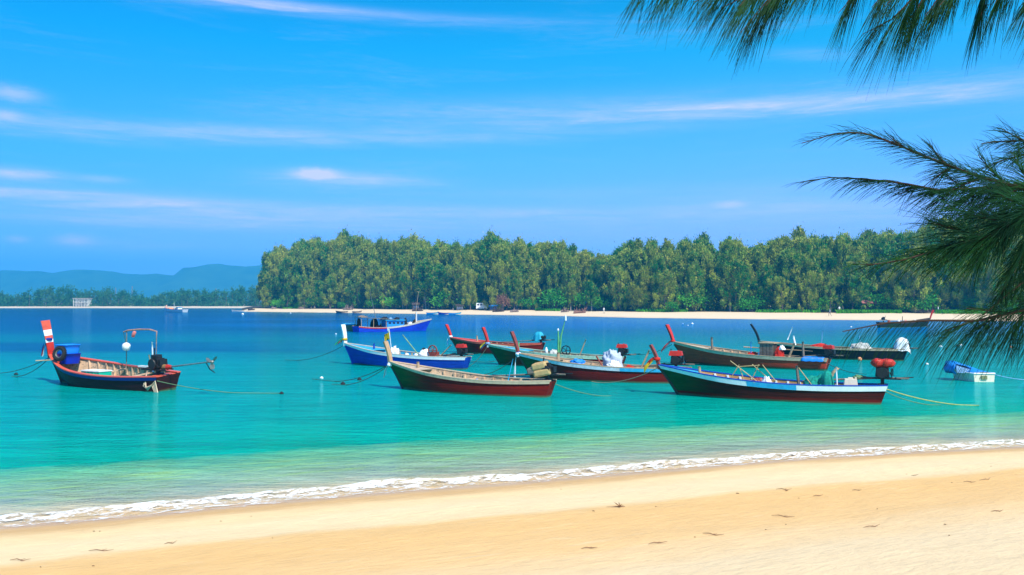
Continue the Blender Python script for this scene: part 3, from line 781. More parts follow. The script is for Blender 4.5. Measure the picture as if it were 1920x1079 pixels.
class Hull:
    """shape functions; s = metres from the bow at the waterline, t = metres to the side (+ = right hand of someone facing the stern)"""
    def __init__(h, L, B=1.7, zb=1.15, zm=.56, zs=.72, rake=.60, srake=.35, zk=-.35, stern=.30, pw=3.4):
        h.L, h.B, h.zb, h.zm, h.zs, h.rake, h.srake, h.zk, h.stern, h.pw = L, B, zb, zm, zs, rake, srake, zk, stern, pw

    def zg(h, u): return h.zm + (h.zb - h.zm) * max(0, 1 - u) ** h.pw + (h.zs - h.zm) * max(0, (u - .45) / .55) ** 2

    def hb(h, u):
        f = math.sin(math.pi / 2 * min(1, u / .42) ** .8) if u < .42 else 1 - (1 - h.stern) * ((u - .42) / .58) ** 2.2
        return max(.035, h.B / 2 * f)

    def pt(h, u, v, side, inset=0.0):  # v 0 keel .. 1 gunwale ; local coordinates centred at mid-length
        V = [0, .2, .38, .55, .75, 1]
        gy = np.interp(v, V, [0, .50, .74, .85, .94, 1]); gz = np.interp(v, V, [0, .05, .17, .36, .64, 1])
        k = smooth01(u / .3)
        gy = gy * k + v * (1 - k) * (.9 + .1 * v); gz = gz * k + v * (1 - k)
        zk = h.zk * (1 - .0 * u)
        z = zk + (h.zg(u) - zk) * gz
        y = max(0, h.hb(u) * gy - inset * (.4 + .6 * v)) * side
        if inset and v < .3: z += inset * 1.2
        x = h.L * u - h.rake * z * max(0, 1 - u) ** 2.2 + h.srake * z * u ** 6
        if u < .12: x -= .10 * max(0, z) ** 2 * (1 - u / .12)
        return Vector((x - h.L / 2, y, z))

    def gun(h, u, side, out=0.0, dz=0.0):
        p = h.pt(u, 1, side); p.y += out * side; p.z += dz; return p


def build_hull(root, h, m_out, m_in, m_rail, m_rub=None, rub_w=.10, deck=.22, deck_mat=None, rib_mat=None, ribs=True, band2=None, transom_mat=None, sterndeck=.9, floor=True, railw=.07):
    us = [0, .02, .045, .08, .12, .17, .23, .3, .38, .46, .54, .62, .7, .78, .86, .93, 1.0]
    vs = [1, .88, .75, .65, .55, .46, .38, .28, .2, .1, 0]
    b = MB(); rows = []
    for u in us: rows.append([h.pt(u, v, -1) for v in vs] + [h.pt(u, v, 1) for v in reversed(vs[:-1])])
    b.grid(rows)
    last = rows[-1]; b.add(last, [tuple(range(len(last)))])
    ui = [.05] + [u for u in us if .05 < u < .97] + [.972]
    rin = []
    for u in ui: rin.append([h.pt(u, v, -1, .05) for v in vs] + [h.pt(u, v, 1, .05) for v in reversed(vs[:-1])])
    b2 = MB(); b2.grid([list(reversed(r)) for r in rin]); b2.add(list(reversed(rin[-1])), [tuple(range(len(rin[-1])))])
    b2.add(rin[0], [tuple(range(len(rin[0])))])
    b.build('hull', m_out, root, smooth=True)
    b2.build('inner_planking', m_in, root, smooth=True)
    # cap rails and rubbing strakes
    uu = [i / 40 for i in range(41)]
    for sd in (-1, 1):
        r = MB(); rr_ = []
        for u in uu:
            p = h.gun(u, sd)
            rr_.append([(p.x, p.y + sd * .035, p.z + .012), (p.x, p.y + sd * .035, p.z + .05), (p.x, p.y - sd * min(railw, abs(p.y)), p.z + .05), (p.x, p.y - sd * min(railw, abs(p.y)), p.z + .012), (p.x, p.y + sd * .035, p.z + .012)])
        r.grid(rr_ if sd > 0 else [list(reversed(q)) for q in rr_]); r.add(rr_[0][:4], [(0, 1, 2, 3)]); r.add(rr_[-1][:4], [(3, 2, 1, 0)])
        r.build('gunwale', m_rail, root)
        if m_rub:
            r = MB(); rr_ = []
            for u in uu:
                a = h.gun(u, sd, .03, .008); v2 = 1 - rub_w / max(.3, (h.zg(u) - h.zk)); c_ = h.pt(u, v2, sd); c_.y += .03 * sd
                i1 = h.gun(u, sd, -.01, .008); i2 = h.pt(u, v2, sd); i2.y -= .01 * sd
                rr_.append([a, c_, i2, i1, a])
            r.grid([list(q) for q in rr_]); r.build('rubbing_strake', m_rub if not isinstance(m_rub, tuple) else m_rub[0], root)
            if band2:
                r = MB(); rr_ = []
                for u in [q for q in uu if band2[1] <= q <= band2[2]]:
                    a = h.gun(u, sd, .036, .004); v2 = 1 - rub_w / max(.3, (h.zg(u) - h.zk)); c_ = h.pt(u, v2, sd); c_.y += .036 * sd; c_.z += .006
                    d_ = Vector(c_); d_.y -= .02 * sd; e_ = Vector(a); e_.y -= .02 * sd
                    rr_.append([a, c_, d_, e_, a])
                r.grid(rr_); r.build('painted_band', band2[0], root)
    # fore deck and stern deck
    dm = deck_mat or m_rail

    def deckp(u0, u1, nm, dz):
        rows = []
        for i in range(9):
            u = u0 + (u1 - u0) * i / 8
            w = h.gun(u, 1); row = []
            for j in range(-3, 4):
                row.append((w.x, max(0, w.y - .04) * j / 3, w.z + dz + .03 * (1 - (j / 3) ** 2)))
            rows.append(row)
        MB().slab(rows, .03).build(nm, dm, root)
    deckp(.015, deck, 'fore_deck', -.012)
    deckp(sterndeck, .985, 'stern_deck', -.02)
    if floor:
        for k in range(-2, 3):
            rows = []
            for i in range(8):
                u = deck + (sterndeck - deck) * i / 7; q = h.pt(u, .2, 1); wmax = h.hb(u) * .6
                yc = k * wmax * .4; hw = wmax * .185
                rows.append([(q.x, yc - hw, h.zk + .17), (q.x, yc + hw, h.zk + .17)])
            MB().slab(rows, .02).build('floor_board', m_in, root)
    if ribs:
        n = int((sterndeck - deck) * h.L / .44)
        for i in range(1, n + 1):
            u = deck + (sterndeck - deck) * i / (n + 1)
            rr_ = MB(); path = [h.pt(u, v, -1, .055) for v in (1, .75, .55, .38, .2, 0)] + [h.pt(u, v, 1, .055) for v in (.2, .38, .55, .75, 1)]
            rows = []
            for q, pnt in enumerate(path):
                sd = -1 if q < 5 else (1 if q > 5 else 0)
                dep = .07 + .05 * (abs(q - 5) < 3)
                cx = Vector((pnt.x, pnt.y - sd * dep, pnt.z + (.06 if sd == 0 else .02 * (abs(q - 5) < 4))))
                rows.append([(pnt.x - .035, pnt.y, pnt.z - .01), (cx.x - .035, cx.y, cx.z - .01), (cx.x + .035, cx.y, cx.z - .01), (pnt.x + .035, pnt.y, pnt.z - .01)])
            rr_.grid(rows); rr_.build('rib', rib_mat or m_in, root)
    for u in (.46, .72):
        w = h.gun(u, 1); MB().box((w.x, 0, w.z - .13), (.2, w.y * 2 - .12, .035)).build('thwart', m_in, root)


def prow(root, h, bands, length=.95, lean=.42, wt=.30, wb=.17, th=.12, curve=.10, stem=None):
    """tall stem plank rising from the bow; bands = [(until fraction, material), ...]"""
    z0 = h.zb - .16; p0 = h.gun(0, 1); x0 = p0.x + .10
    mats = []; b = MB(); n = 12
    lean_l = lean * length

    def ctr(f): return Vector((x0 - .03 - lean_l * f + curve * math.sin(math.pi * f) * .5, 0, z0 + (length + .16) * f))
    fr = sorted(set([i / n for i in range(n + 1)] + [q[0] for q in bands]))
    for m_ in bands:
        if m_[1] not in mats: mats.append(m_[1])
    for i in range(len(fr) - 1):
        fm = (fr[i] + fr[i + 1]) / 2
        mi = mats.index(next(q[1] for q in bands if fm <= q[0]))
        rows = []
        for f in (fr[i], fr[i + 1]):
            c = ctr(f); w = (wb + (wt - wb) * f ** 1.2) / 2; d = (ctr(min(1, f + .05)) - ctr(max(0, f - .05))).normalized(); nrm = Vector((d.z, 0, -d.x))
            tt = th * (1.25 - .35 * f) / 2
            rows.append([c + nrm * -tt + Vector((0, -w * .8, 0)), c + nrm * tt + Vector((0, -w, 0)), c + nrm * tt + Vector((0, w, 0)), c + nrm * -tt + Vector((0, w * .8, 0)), c + nrm * -tt + Vector((0, -w * .8, 0))])
        b.grid(rows, mi)
        if i == 0: b.add(rows[0][:4], [(3, 2, 1, 0)], mi)
        if i == len(fr) - 2: b.add(rows[1][:4], [(0, 1, 2, 3)], mi)
    b.build('prow_post', mats, root)
    # stem timber following the bow down to the water
    path = [h.pt(0, v, 1) for v in (1, .85, .7, .55, .4, .2, 0)]
    b = MB(); b.tube([(q.x - .01, 0, q.z) for q in path], .06, 6); b.build('stem', stem or wood_d, root, smooth=True)
    return ctr


def engine(root, h, m_tank=None, mode='tiller', up=.0, tank='drums', scale=1.0, u=.955, tiller=2.3, body=None):
    xe = h.gun(u, 1).x - .05; zd = h.zg(u) + .02
    body = body or black
    mt = MB(); mt.box((xe, 0, zd + .10), (.12, .12, .26)); mt.box((xe, 0, zd + .02), (.3, .34, .06)); mt.tube([(xe, -.12, zd + .22), (xe, .12, zd + .22)], .035, 8)
    mt.build('engine_mount', body, root)
    z = zd + .26 + up; s = scale
    e = MB()
    for y in (-.13, .13): e.box((xe - .05, y * s, z), (1.15 * s, .045, .05))
    for x in (-.45, .0, .42): e.box((xe - .05 + x * s, 0, z + .03), (.05, .3 * s, .045))
    e.box((xe, 0, z + .19 * s), (.40 * s, .30 * s, .28 * s), taper=.88)
    e.box((xe - .02, .0, z + .38 * s), (.26 * s, .2 * s, .12 * s))
    for i in range(5): e.box((xe + .24 * s + .02 * i, 0, z + .20 * s), (.008, .26 * s, .22 * s))
    e.lathe([(.03, -.03), (.16, -.03), (.17, 0), (.16, .03), (.03, .03)], 14, Matrix.Translation((xe, -.19 * s, z + .18 * s)) @ Matrix.Rotation(math.pi / 2, 4, 'X') @ Matrix.Scale(s, 4))
    e.tube([(xe - .15 * s, .1, z + .3 * s), (xe - .25 * s, .14, z + .42 * s), (xe - .22 * s, .14, z + .62 * s)], .03, 6)
    e.tube([(xe + .1, -.17 * s, z + .3), (xe + .22 * s, -.2 * s, z + .22), (xe + .28 * s, -.1, z + .05)], .018, 5)
    eng = e.build('engine', body, root)
    if m_tank:
        tk = MB()
        if tank == 'drums':
            n1, n2 = 14, 16; rows = []
            for i_ in range(n1 + 1):
                fx = -1 + 2 * i_ / n1; rr_ = max(.02, 1 - abs(fx) ** 3.2) ** .5 * (.80 + .20 * abs(math.sin(fx * 2.4)) + .05 * math.sin(9 * fx))
                row = []
                for j_ in range(n2 + 1):
                    a_ = 2 * math.pi * (j_ % n2) / n2
                    row.append((xe + .02 + fx * .36 * s, math.copysign(abs(math.cos(a_)) ** .7, math.cos(a_)) * .21 * s * rr_, z + .47 * s + math.copysign(abs(math.sin(a_)) ** .8, math.sin(a_)) * .15 * s * rr_))
                rows.append(row)
            tk.grid(rows)
        else:
            tk.box((xe, 0, z + .46 * s), (.54 * s, .34 * s, .17 * s), taper=.84); tk.box((xe, 0, z + .37 * s), (.50 * s, .36 * s, .03))
            tk.lathe([(.035, 0), (.035, .04)], 8, Matrix.Translation((xe + .1, 0, z + .54 * s)))
        tk.build('fuel_tank', m_tank, eng, smooth=False)
    if mode == 'tiller':
        MB().tube([(xe + .75 * s, 0, z + .02), (xe - .3, 0, z + .0), (xe - 1.0, 0, z - .06), (xe - tiller, 0, z - .20)], [.03, .04, .035, .022], 7).build('drive_shaft', wood_g if body is black else steel, eng)
        MB().tube([(xe + .3, .1, z + .01), (xe + 1.0, .1, z + .06)], .02, 6).build('tiller', black, eng)
    else:
        MB().tube([(xe + .3, 0, z + .1), (xe + .62, 0, z + .10)], [.13, .09], 10).build('gearbox', brass, eng)
        MB().tube([(xe + .62, 0, z + .10), (xe + .85, 0, z + .13)], [.12, .06], 10).build('coupling', red, eng)
        MB().tube([(xe + .85, 0, z + .13), (xe + 3.3, 0, z + .42)], [.032, .028], 7).build('drive_shaft', steel, eng)
        P_ = MB(); c = Vector((xe + 3.32, 0, z + .42))
        P_.lathe([(.02, -.06), (.06, -.05), (.06, .06), (.015, .1)], 10, Matrix.Translation(c) @ Matrix.Rotation(math.pi / 2, 4, 'Y'))
        for k in range(3):
            a = k * 2.094 + .5; rad = Vector((0, math.cos(a), math.sin(a))); tan = Vector((.55, -math.sin(a) * .83, math.cos(a) * .83)).normalized()
            row0 = [c + rad * .05 - tan * .04, c + rad * .05 + tan * .04]; row1 = [c + rad * .17 - tan * .10, c + rad * .17 + tan * .10]; row2 = [c + rad * .29 - tan * .06, c + rad * .29 + tan * .07]
            nrm = rad.cross(tan) * .008
            P_.grid([[q + nrm for q in r] for r in (row0, row1, row2)]); P_.grid([[q - nrm for q in reversed(r)] for r in (row0, row1, row2)])
        P_.build('propeller', steel, eng)
        MB().tube([c + Vector((-.35, 0, -.03)), c + Vector((-.15, 0, -.3)), c + Vector((.12, 0, -.42))], .02, 6).build('skeg', black, eng)
    return Vector((xe, 0, z))


def boat_frame(bow_px, aft_px):
    a = at_z(*bow_px, 0); b = at_z(*aft_px, 0)
    d = b - a; L = d.length; ang = math.atan2(d.y, d.x); mid = (a + b) / 2
    return L, mid, ang


class Boat:
    def __init__(s, name, bow, aft, label, cat='boat', group=None, heel=0.0, sink=0.0, **hk):
        s.L, s.mid, s.ang = boat_frame(bow, aft); s.mid.z = -sink
        s.h = Hull(s.L, **hk); s.root = empty(name, s.mid, s.ang, label, cat, group)
        s.root.rotation_euler = (heel, 0, s.ang)
        s.M = Matrix.Translation(s.mid) @ Matrix.Rotation(s.ang, 4, 'Z') @ Matrix.Rotation(heel, 4, 'X')

    def w(s, u, t_, z):  # place in the world: fraction from bow, metres sideways, height above the local gunwale-relative zero
        x = s.L * u - s.L / 2
        return s.M @ Vector((x, t_, z))

    def loc(s, u, t_, z): return Vector((s.L * u - s.L / 2, t_, z))


GRP = 'wooden longtail boats moored in the bay'
NAME = 'longtail_boat'


def ribbon(bt, ctr, f, cols, name_label, ang_w=math.pi, ln=.55, drop=(.8, .6), w=.1, wrap=None, swing=None):
    """cloth tied round the prow post with hanging tails; a thing of its own"""
    root = empty('prow_ribbon', (0, 0, 0), 0, name_label, 'ribbon', 'cloths tied to the prows')
    root.location = bt.M @ ctr(f); root.rotation_euler = (0, 0, bt.ang)
    b = MB(); b.lathe([(.10, -.06), (.16, -.05), (.17, 0), (.16, .05), (.10, .07)], 10, Matrix.Scale(.8, 4, (1, 0, 0)))
    b.build('knot', wrap or cols[0], root, smooth=True)
    for i, c in enumerate(cols):
        l = ln * R.uniform(.8, 1.15); a = math.pi + R.uniform(-.45, .45) if swing is None else swing + R.uniform(-.35, .35)
        d = Vector((math.cos(a), math.sin(a), 0)); sdv = Vector((d.y, -d.x, 0)) * .5 + Vector((0, 0, .75)); rows = []; rows2 = []
        for k in range(8):
            f_ = k / 7; p = d * (.12 + l * drop[1] * f_) + Vector((0, .03 * math.sin(f_ * 6 + i), -l * drop[0] * f_ ** 1.25 + .02 * i))
            ww = 1.35 * w * (.35 + .9 * f_ ** .6) * (1 + .15 * math.sin(9 * f_ + i))
            rows.append([p - sdv * ww * .6, p + Vector((0, 0, .01)) + d.cross(sdv) * .02, p + sdv * ww * .6])
            rows2.append([q + d.cross(sdv) * .006 for q in reversed(rows[-1])])
        b = MB(); b.grid(rows); b.build('ribbon_tail', c, root)
    return root


def drape(name, loc, size, mat, label, cat, rz=0, seed=1, folds=7, open_=.25, group=None):
    """cloth hanging over something: a dome with folds and a ragged hem"""
    b = MB(); n = 36; rows = []
    prof = [(0.02, 1.0), (.35, .97), (.65, .86), (.86, .66), (.95, .42), (1.02, .18), (1.08, 0.0)]
    for i, (r, z) in enumerate(prof):
        row = []
        for j in range(n + 1):
            a = 2 * math.pi * (j % n) / n
            f = 1 + (.10 * math.sin(folds * a + seed) + .05 * math.sin(3 * a + 2 * seed)) * (i / 6) + .12 * mnoise.noise(Vector((math.cos(a) * 1.5 + seed, math.sin(a) * 1.5, i * .7)))
            zz = z + (.12 * math.sin(2 * a + seed) + .08 * math.sin(5 * a)) * (i / 6) + .05 * mnoise.noise(Vector((math.cos(a) * 2, math.sin(a) * 2 + seed, i * .5)))
            row.append((r * f * size[0] / 2 * math.cos(a), r * f * size[1] / 2 * math.sin(a), zz * size[2]))
        rows.append(row)
    b.grid(rows)
    o = b.build(name, mat, None, True, label, cat, group)
    o.location = loc; o.rotation_euler = (0, 0, rz)
    return o


def lump(name, loc, size, mat, label, cat, rz=0, seed=1, rough=.25, flat=True, group=None):
    """heap: noisy half ball resting on its base"""
    b = MB(); n = 40; rows = []
    for i in range(17):
        ph = math.pi / 2 * i / 16; row = []
        for j in range(n + 1):
            a = 2 * math.pi * (j % n) / n
            v = Vector((math.cos(a) * math.sin(ph), math.sin(a) * math.sin(ph), math.cos(ph)))
            f = 1 + rough * mnoise.noise(v * 2.3 + Vector((seed, 0, 0))) + rough * .5 * mnoise.noise(v * 6 + Vector((seed, 3, 0))) - rough * .55 * (1 - abs(mnoise.noise(v * 3.4 + Vector((seed, 7, 2))) * 2.2)) * .5 - rough * .25 * abs(mnoise.noise(v * 11 + Vector((3, seed, 1))))
            row.append((v.x * f * size[0] / 2, v.y * f * size[1] / 2, max(0, v.z * f * size[2])))
        rows.append(row)
    b.grid(rows); b.add(rows[-1][:-1], [tuple(reversed(range(n)))])
    o = b.build(name, mat, None, True, label, cat, group); o.location = loc; o.rotation_euler = (0, 0, rz)
    return o


def pole(name, a, b_, r, mat, label, cat='pole', group=None, bend=0.0, n=7):
    a = Vector(a); b_ = Vector(b_); pts = []
    for i in range(6):
        f = i / 5; p = a.lerp(b_, f) - a; p.z += bend * math.sin(math.pi * f); pts.append(p)
    o = MB().tube(pts, [r * (1.1 - .25 * i / 5) for i in range(6)], n).build(name, mat, None, True, label, cat, group); o.location = a
    return o


def rope(a, b_, sag, mat, label, r=.016, group='mooring ropes', end=False):
    a = Vector(a); b_ = Vector(b_); pts = []
    n = 16
    for i in range(n + 1):
        f = i / n; p = a.lerp(b_, f); p.z -= sag * 4 * f * (1 - f); p.z = max(p.z, .004); pts.append(p - a)
    o = MB().tube(pts, r, 5).build('mooring_rope', mat, None, True, label, 'rope', group); o.location = a
    return o


def buoy(px, py, r, mat, label, cat='buoy', group='small floats on the water'):
    q = at_z(px, py, 0)
    b = MB(); b.lathe([(.02, -.5), (.45, -.42), (.85, -.15), (1, .15), (.85, .55), (.5, .85), (.18, .97), (.16, 1.15), (.02, 1.18)], 12, Matrix.Scale(r, 4))
    o = b.build('buoy', mat, None, True, label, cat, group); o.location = (q.x, q.y, .0); o.rotation_euler = (R.uniform(-.3, .3), R.uniform(-.3, .3), 0)
    return o


# ---------- A: left boat, red post with white bands
A = Boat(NAME, (116, 717), (312, 733), 'longtail boat with red and white banded prow, blue tubs and tyre, alone on the left', 'boat', GRP, heel=.11, stern=.5, B=2.2, zb=1.25, zm=.62, zs=.66, rake=.45)
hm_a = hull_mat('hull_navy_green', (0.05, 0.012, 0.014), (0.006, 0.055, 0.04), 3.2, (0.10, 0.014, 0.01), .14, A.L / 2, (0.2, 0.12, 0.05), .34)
build_hull(A.root, A.h, hm_a, wood_p, redo, mk('navy_paint', (.006, .02, .16), .45, .2, 5), .09, .13, redo, wood_p, sterndeck=.92, railw=.13)
ca = prow(A.root, A.h, [(.42, red), (.50, white), (.60, redo), (.75, white), (1.0, redo)], 1.55, .14, .42, .30, .10)
ea = engine(A.root, A.h, None, 'back', -.05, scale=1.35, u=.93)
ribbon(A, ca, .50, [cl_red, cl_white, cl_nav], 'navy white and red cloth hanging from the far left prow', ln=.95, drop=(.8, .35), w=.10, wrap=cl_nav, swing=math.pi + .3)
# blue tubs on the fore deck


def tub(u, t_, z, size, mat, label, rz=0, bt=A):
    sx, sy, sz = size; root = None
    b = MB()
    n = 24; out = []
    def ring(k, z_, off=0):
        r = []
        for j in range(n + 1):
            a = 2 * math.pi * (j % n) / n; e = .45
            cx = math.copysign(abs(math.cos(a)) ** e, math.cos(a)); cy = math.copysign(abs(math.sin(a)) ** e, math.sin(a))
            r.append((cx * (sx / 2 * k - off), cy * (sy / 2 * k - off), z_))
        return r
    b.grid([ring(.86, 0), ring(.96, sz * .5), ring(1, sz * .94), ring(1.06, sz * .95), ring(1.06, sz), ring(1, sz, .02), ring(.86, .04, .02)])
    b.add(ring(.86, 0)[:-1], [tuple(reversed(range(n)))]); b.add(ring(.86, .04, .02)[:-1], [tuple(range(n))])
    o = b.build('plastic_tub', mat, None, True, label, 'tub'); o.location = bt.w(u, t_, z); o.rotation_euler = (0, 0, bt.ang + rz)
    return o


tub(.085, .0, .88, (.86, .85, .46), tub_d, 'deep blue plastic tub at the bow of the far left boat, under the tyre')
tub(.080, .05, 1.33, (.84, .82, .40), tub_b, 'bright blue plastic tub stacked on top of the deeper blue one')
b = MB(); prof = [(.30 + .10 * math.cos(q), .095 * math.sin(q)) for q in [2 * math.pi * i / 10 for i in range(10)]]
b.lathe(prof, 28, None, 0, closed=True)
for k in range(28):
    a = k * 2 * math.pi / 28; b.box((.395 * math.cos(a), .395 * math.sin(a), 0), (.02, .04, .15), a)
ty_ = b.build('tyre', rubber, None, True, 'black car tyre leaning on the blue tubs at the bow', 'tyre')
b2 = MB(); b2.lathe([(.19, -.04), (.225, -.05), (.225, .05), (.19, .04)], 24, None, 0, closed=True); b2.build('bead', steel, ty_, True)
ty_.location = A.w(.125, -.52, 1.42); ty_.scale = (.84, .84, .9); ty_.rotation_euler = (math.radians(80), 0, A.ang * .6 + .08)
# teal crate amidships
b = MB(); b.box((0, 0, .2), (1.15, .62, .40)); cr = b.build('fish_crate', teal, None, False, 'teal green crate with a pale lid inside the far left boat', 'crate')
MB().box((0, 0, .425), (1.2, .67, .045)).build('lid', white, cr); cr.location = A.w(.40, -.2, .26); cr.rotation_euler = (0, 0, A.ang + .06)
for k in range(5): MB().box((-.45 + .225 * k, -.315, .2), (.03, .02, .38)).build('batten', teal, cr)
lump('rope_coil', A.w(.30, -.1, .15), (.7, .6, .4), cl_tan, 'tan bundle of sacking in the bow of the far left boat', 'bundle', seed=3)
# frame of poles over the stern half
rt = empty('awning_frame', A.w(.62, .0, .3), A.ang, 'thin pole frame with a bent top bar over the far left boat', 'frame')
Lf = 2.35
MB().tube([(-.6, .55, .25), (-.6, .55, 2.1)], .02, 5).build('upright', wood_g, rt)
MB().tube([(-.6 + Lf, .3, .35), (-.6 + Lf, .3, 2.02)], .018, 5).build('upright', wood_g, rt)
MB().tube([(-.85, .57, 2.02), (-.5, .55, 2.10), (.4, .45, 2.16), (1.2, .38, 2.17), (-.6 + Lf + .02, .3, 2.10), (-.6 + Lf, .3, 1.6)], [.03, .04, .04, .035, .03, .02], 6).build('top_bar', mk('peeling_pole', (.5, .25, .18), .7, .4, 9), rt)
o = MB().lathe([(.02, -.18), (.12, -.15), (.17, -.03), (.17, .06), (.14, .12), (.08, .16), (.03, .18)], 24).build('float', foamw, None, True, 'white float hanging under the pole frame of the far left boat', 'float'); o.location = A.w(.575, .5, 1.66)
pole('hanging_cord', A.w(.575, .5, 1.84), A.w(.56, .5, 2.3), .012, rope_d, 'thin dark cord holding the white float', 'cord')
ob = MB().lathe([(.02, -.14), (.07, -.12), (.08, .0), (.07, .12), (.02, .15)], 8).build('bottle', cl_pink, None, True, 'pink and white bottle hanging from the top bar of the pole frame', 'bottle'); ob.location = A.w(.66, .48, 2.22); ob.rotation_euler = (.3, .5, 0)
pole('white_stick', A.w(.86, .2, .7), A.w(.875, .2, 1.95), .032, white, 'white painted stick standing beside the engine of the far left boat', 'stick')
o = MB().box((0, 0, 0), (1.2, .22, .07)).build('white_board', foamw, None, False, 'white board lying on the far rail of the far left boat', 'board'); o.location = A.w(.70, .86, .76); o.rotation_euler = (0, 0, A.ang)
o = MB().tube([(-.75, 0, 0), (.85, 0, .07)], .028, 6).build('oar', wood_l, None, True, 'pale stick across the bow of the far left boat', 'stick'); o.location = A.w(.03, -.5, 1.07); o.rotation_euler = (0, 0, -.1)
hs_ = MB()
for k in range(4):
    hs_.tube([(0, 0, .2), (.05, -.12 - .03 * k, -.1 - .1 * k), (.25 + .04 * k, -.25, -.45 - .03 * k), (.55 + .06 * k, -.18, -.35 + .06 * k), (.62 + .05 * k, -.05, -.75)], .03, 6)
o = hs_.build('hose_bundle', mk('cream_hose', (.6, .45, .3), .6, .2, 8), None, True, 'loops of cream hose hanging over the stern of the far left boat', 'hose'); o.location = A.w(.93, -.45, .68); o.rotation_euler = (0, 0, A.ang)
o = MB().tube([(0, 0, .35), (.02, -.1, 0.7), (-.05, -.08, .95)], .03, 6).build('tied_rope', rope_t, None, True, 'tan rope looped over the black engine of the far left boat', 'rope'); o.location = A.w(.92, -.25, .55)

# ---------- B: blue boat
Bb = Boat(NAME, (662, 683), (872, 693), 'bright blue longtail boat with a white prow, left of the green and brown ones', 'boat', GRP, B=1.9, zb=1.2, zm=.62, zs=.65, rake=.45, pw=2.6)
hm_b = hull_mat('hull_blue', (0.008, 0.05, 0.36), None, 1, (0.01, 0.04, 0.14), .06, Bb.L / 2, (0.15, 0.2, 0.3), .28)
build_hull(Bb.root, Bb.h, hm_b, cyan, mk('cream_rail', (.62, .52, .40), .6, .2, 6), white, .09, .26, cyan, wood_l)
cb = prow(Bb.root, Bb.h, [(.25, white), (.32, red), (1.0, white)], 1.1, .18, .36, .22, .1, stem=blue)
engine(Bb.root, Bb.h, red, 'tiller', -.12, 'box', 1.0)
ribbon(Bb, cb, .32, [cl_red, cl_yel, cl_red, cl_grn], 'red and yellow cloth tied to the white prow of the blue boat', ln=.75, drop=(.55, .75), wrap=cl_yel)
wh = empty('net_winch', Bb.w(.74, 0, .62), Bb.ang, 'red spoked net winch wheel standing in the blue boat', 'winch')
MB().lathe([(.25, -.03), (.30, -.03), (.30, .03), (.25, .03)], 18, Matrix.Translation((0, -.15, .35)) @ Matrix.Rotation(math.pi / 2, 4, 'X'), closed=True).build('wheel', redb, wh)
w_ = MB()
for k in range(6):
    a = k * math.pi / 3; w_.tube([(0, -.15, .35), (.27 * math.cos(a), -.15, .35 + .27 * math.sin(a))], .02, 5)
w_.build('spokes', redb, wh); MB().box((0, 0, .12), (.4, .4, .3)).build('drum', redb, wh)
MB().tube([(0, -.2, .35), (0, .3, .35)], .04, 6).build('axle', steel, wh)
lump('white_sack', Bb.w(.66, 0, .55), (.75, .6, .45), cl_white, 'white sack beside the red winch in the blue boat', 'sack', seed=8)
lump('black_bag', Bb.w(.63, .2, .55), (.4, .4, .5), cl_blk, 'dark bag leaning on the white sack in the blue boat', 'bag', seed=5)
pole('bamboo_pole', Bb.w(.63, .1, .4), at_Y(755, 628, Bb.w(.5, 0, 0).y), .03, mk('green_bamboo', (.25, .4, .18), .6, .3, 6), 'long leaning bamboo pole rising from the blue boat')
pole('mooring_bollard', Bb.w(.20, 0, .75), Bb.w(.20, 0, 1.25), .06, blue, 'short blue post on the fore deck of the blue boat', 'bollard')
pole('stick', Bb.w(.80, -.2, .6), Bb.w(.90, -.2, 1.3), .035, wood_l, 'short pale stick leaning beside the engine of the blue boat', 'stick')
fl = empty('flag', Bb.w(.39, -.2, .5), Bb.ang, 'small white and yellow flag on a leaning stick behind the tan prow', 'flag')
MB().tube([(0, 0, 0), (-.12, 0, .75), (-.25, 0, 1.6)], .018, 5).build('stick', white, fl)
rows = [[(-.18 - .1 * j, .02 * math.sin(j * 2 + i), 1.05 + .13 * i - .04 * j) for j in range(5)] for i in range(4)]
MB().slab([[Vector(q) for q in r] for r in rows], .006).build('pennant', cl_yel, fl, True)
rows = [[(-.23 - .05 * j, .02 * math.sin(j * 2 + i), 1.4 + .1 * i + .03 * j) for j in range(4)] for i in range(3)]
MB().slab([[Vector(q) for q in r] for r in rows], .006).build('cloth_strip', cl_white, fl, True)
lump('plastic_sheet', Bb.w(.40, -.1, .62), (.6, .5, .42), cl_white, 'crumpled white sheet below the yellow flag', 'sheet', seed=2, rough=.5)
for k, (u, lb) in enumerate([(.52, 'small white float lying amidships in the blue boat'), (.60, 'small pale float lying just ahead of the white sack in the blue boat')]):
    o = MB().lathe([(.02, -.1), (.1, -.07), (.12, 0), (.1, .07), (.02, .1)], 8).build('float', foamw if k else white, None, True, lb, 'float'); o.location = Bb.w(u, -.2, .68)

# ---------- D: far boat with red rails, bow tinted green by painted bounce light
D = Boat(NAME, (860, 661), (1012, 666), 'longtail boat with a short red prow and red rails, behind the blue boat', 'boat', GRP, B=1.8, zb=1.05, zm=.66, zs=.8, rake=.55, pw=2.6)
hm_d = hull_mat('hull_red_green_bounce', (0.20, 0.010, 0.005), (0.012, 0.08, 0.02), 2.0, None, .1, D.L / 2, (0.2, 0.1, 0.05), .3)
build_hull(D.root, D.h, hm_d, wood_d, redo, redo, .06, .30, redo, wood_l)
cd = prow(D.root, D.h, [(1.0, red)], .95, .48, .34, .2, .1, stem=redb)
engine(D.root, D.h, None, 'tiller', -.05, u=.985, tiller=3.2)
drape('engine_cover', D.w(.99, 0, 1.05), (.75, .6, .55), cl_cyan, 'cyan cloth wrapped over the engine of the boat with red rails', 'cover', D.ang, 2)
ribbon(D, cd, .22, [cl_lb, cl_white, cl_lb], 'pale blue cloth knotted on the farthest red prow', ln=.75, drop=(.9, .3), wrap=cl_white)
